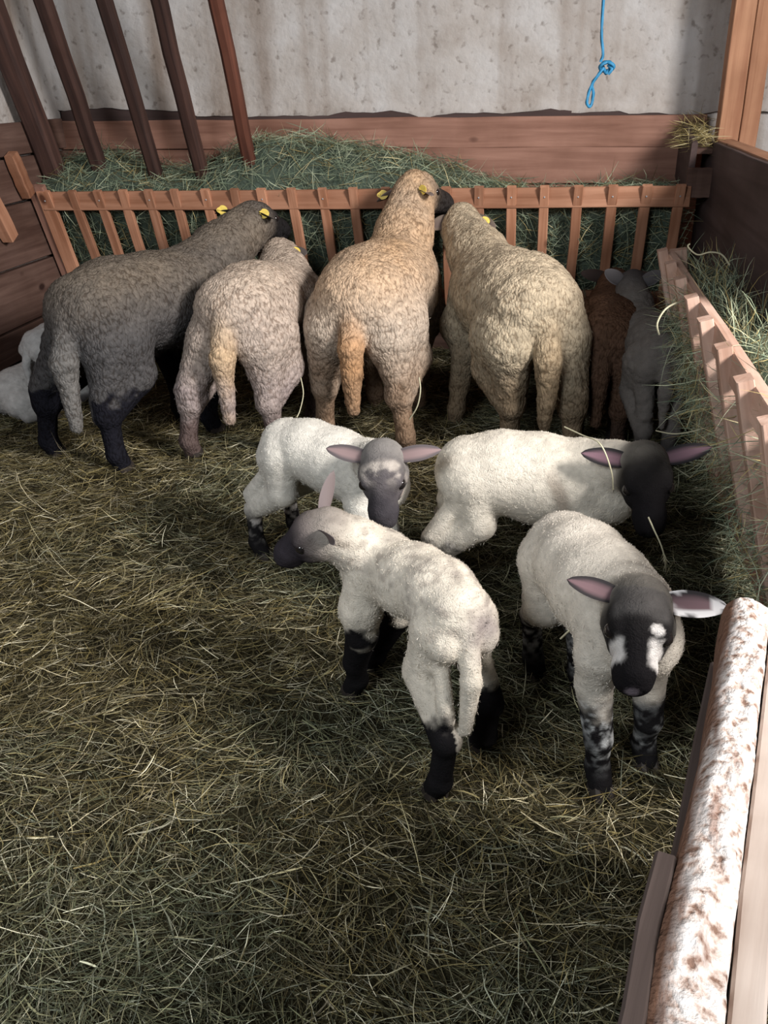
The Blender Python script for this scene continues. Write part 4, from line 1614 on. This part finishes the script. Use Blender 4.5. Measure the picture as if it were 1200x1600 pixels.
def paint_d(P, col, wl, hc):
    x, y, z = hc[:, 0], hc[:, 1], hc[:, 2]
    nz = (fbm(P * 45, 8, 3) - .5)
    face = (x > -.02) & (x < .26) & (np.abs(y) < .09) & (z > -.12) & (z < .10)
    wh = np.array([.60, .57, .55])
    # white blazes either side of the nose, below the eyes
    a = sstep(.0, .012, np.abs(y) - .018 + nz * .02) * sstep(.100, .115, x + nz * .03) * sstep(.180, .166, x + nz * .02)
    # white spot inside the left eye
    b = sstep(.016, .010, np.sqrt((x - .085) ** 2 + (y - .033) ** 2))
    # greyish forehead
    g = sstep(.075, .045, x + nz * .03) * sstep(.062, .045, np.abs(y))
    w = (np.maximum(a, b) * face)[:, None]
    gw = (g * face * .8)[:, None]
    col = col * (1 - gw) + np.array([.075, .07, .068]) * gw
    col = col * (1 - w) + wh * w
    nose = (sstep(.018, .010, np.sqrt((x - .222) ** 2 * .2 + (y) ** 2 + (z + .030) ** 2)) * face)[:, None]
    col = col * (1 - nose) + np.array([.17, .14, .16]) * nose
    return col, wl


sheep('lamb', 'lamb with black and white patched face and mottled legs, walking toward the viewer', 'lamb', 'lambs in the middle of the pen',
      (.085, 1.66), -66, 1.0, LAMB, {'FR': (.165, 1.375), 'FL': (.262, 1.462), 'HL': (.136, 1.69), 'HR': (.03, 1.73)}, at(1000, 953, 1.33), (-.10, -.88, -.44), (-.03, -.45, .9), .88,
      (.60, .55, .48), (.010, .009, .010), DK, .0055, dark_z=.20, seed=15, fl=.66, fat=1.18, paint=paint_d, mat=M_lwool, amp=.0014, fscale=80., mott_col=(.45, .46, .46), mott=.09,
      ears={'both': dict(d=(-.15, 1, .12), L=.115, W=.062, cin=(.16, .10, .11), cout=(.03, .026, .028), f=(.15, 0, 1)), 'L': dict(speck=2.3, d=(-.1, 1, .02), W=.056), 'R': dict(d=(-.2, 1, .12), W=.045, L=.10)}, fleece=(9000, .006, .001))


def paint_b(P, col, wl, hc):
    # grey smudges along the spine and between the hips, brownish grey face
    n1 = fbm(P * np.array([16, 16, 30]), 31, 3)
    fl_ = (sstep(.55, .68, fbm(P * np.array([42, 42, 60]), 35, 3)) * wl * sstep(.30, .42, P[:, 2]))[:, None]
    col = col * (1 - .45 * fl_) + np.array([.26, .22, .19]) * .45 * fl_
    w = (sstep(.50, .70, n1) * wl * sstep(.36, .44, P[:, 2]))[:, None]
    col = col * (1 - .6 * w) + np.array([.22, .19, .17]) * .6 * w
    d = np.sqrt((P[:, 0] + .04) ** 2 + (P[:, 1] - 1.32) ** 2 + (P[:, 2] - .40) ** 2)
    mz = (sstep(.03, .12, hc[:, 0]) * (np.abs(hc[:, 1]) < .09) * (hc[:, 0] < .27) * (np.abs(hc[:, 2]) < .12))[:, None]
    col = col * (1 - mz) + np.array([.035, .03, .036]) * mz
    w = (sstep(.09, .02, d + (n1 - .5) * .06) * wl)[:, None]
    col = col * (1 - .7 * w) + np.array([.17, .14, .15]) * .7 * w
    return col, wl


sheep('lamb', 'leggy cream lamb with grey-smudged rump and black legs turning its head left', 'lamb', 'lambs in the middle of the pen',
      (-.135, 1.385), 122, 1.0, LAMB, {'HL': (-.155, 1.305), 'HR': (-.075, 1.455), 'FR': (-.36, 1.70), 'FL': (-.385, 1.60)}, at(505, 828, 1.56), (-.90, -.05, -.42), (-.25, -.35, .9), .74,
      (.66, .60, .51), (.11, .09, .09), DK, .0055, dark_z=.225, seed=16, paint=paint_b, mat=M_lwool, amp=.0016, fscale=80., bend=22, wid=.80, fat=.90, drop=.145, ham=.62, mott=.16,
      ears={'both': dict(d=(-.5, .8, .5), L=.12, W=.055, cin=(.2, .15, .15), cout=(.16, .13, .13), f=(.3, .6, .2))}, fleece=(10000, .008, .001), tail_swing=(.0, .02))

for o in bpy.data.objects:
    if '_mw' in o:
        del o['_mw']

# ------------------------------------------------------------------ single stalks of hay lying about


def stalk(name, pts, r, label, col=(.50, .47, .33), head=False):
    pts = smooth_pts(pts, 6)
    c = V(pts[0])
    t_ = thing(name, c, label, 'hay stalk')
    me = tube_mesh(pts, r, sides=5)
    a = me.color_attributes.new('Col', 'FLOAT_COLOR', 'POINT')
    n = len(me.vertices)
    a.data.foreach_set('color', np.tile(np.array([*col, 1], np.float32), n))
    kid('stem', me, M_hay, t_)
    if head:
        rs = np.random.RandomState(len(label))
        m_ = 26
        P0 = np.array([tuple(V(pts[-1]).lerp(V(pts[-5]), rs.rand())) for _ in range(m_)])
        d = np.array(V(pts[-1]) - V(pts[-5]))
        d = d / np.linalg.norm(d) + rs.normal(0, .35, (m_, 3))
        v, q, cc = strands(P0, d, rs.uniform(.012, .03, m_), np.full(m_, .0016), .2, .3, 2, rs, np.tile(np.array(col) * .9, (m_, 1)))
        kid('seed_head', mesh_np('seed_head', v, q, 4, cc, smooth=False), M_hay, t_)
    return t_


stalk('hay_stalk', [at(1013, 808, 1.80), at(1022, 828, 1.785), at(1033, 852, 1.785), at(1041, 880, 1.79)], .0022, 'pale hay stalk hanging from the mouth of the black-faced lamb', head=True)
stalk('hay_stalk', [at(882, 667, 2.02), at(910, 680, 1.96), at(938, 694, 1.88), at(955, 735, 1.86), at(958, 765, 1.87)], .0018, 'thin bent hay stalk lying over the ear of the black-faced lamb')
stalk('hay_stalk', [at(1025, 673, 2.55), at(1055, 678, 2.5), at(1090, 672, 2.5), at(1125, 660, 2.52)], .0022, 'long pale stalk lying level just above the black-faced lamb\'s head')
stalk('hay_stalk', [at(1030, 523, 2.62), at(1027, 505, 2.62), at(1040, 483, 2.63), at(1062, 472, 2.65), at(1085, 469, 2.72)], .0026, 'hooked pale stalk curling out of the right-hand rack near its far end')
stalk('hay_stalk', [at(1140, 414, 2.9), at(1128, 398, 2.9), at(1110, 394, 2.9), at(1090, 398, 2.92), at(1075, 386, 2.95), at(1078, 381, 2.95)], .0026, 'crooked pale stalk standing up from the hay above the right-hand rack')
stalk('hay_stalk', [at(876, 998, 1.455), at(890, 985, 1.44), at(905, 974, 1.45)], .0022, 'short straight straw across the flank of the patch-faced lamb')
stalk('hay_stalk', [at(470, 590, 2.92), at(474, 615, 2.90), at(469, 640, 2.88), at(464, 652, 2.86)], .0022, 'thin curved stalk hanging beside the hind leg of the pinkish-beige ewe')
stalk('hay_stalk', [at(640, 655, 2.98), at(652, 635, 2.96), at(657, 610, 2.96), at(655, 590, 2.98)], .0022, 'thin curved stalk beside the hind leg of the big fawn ewe')
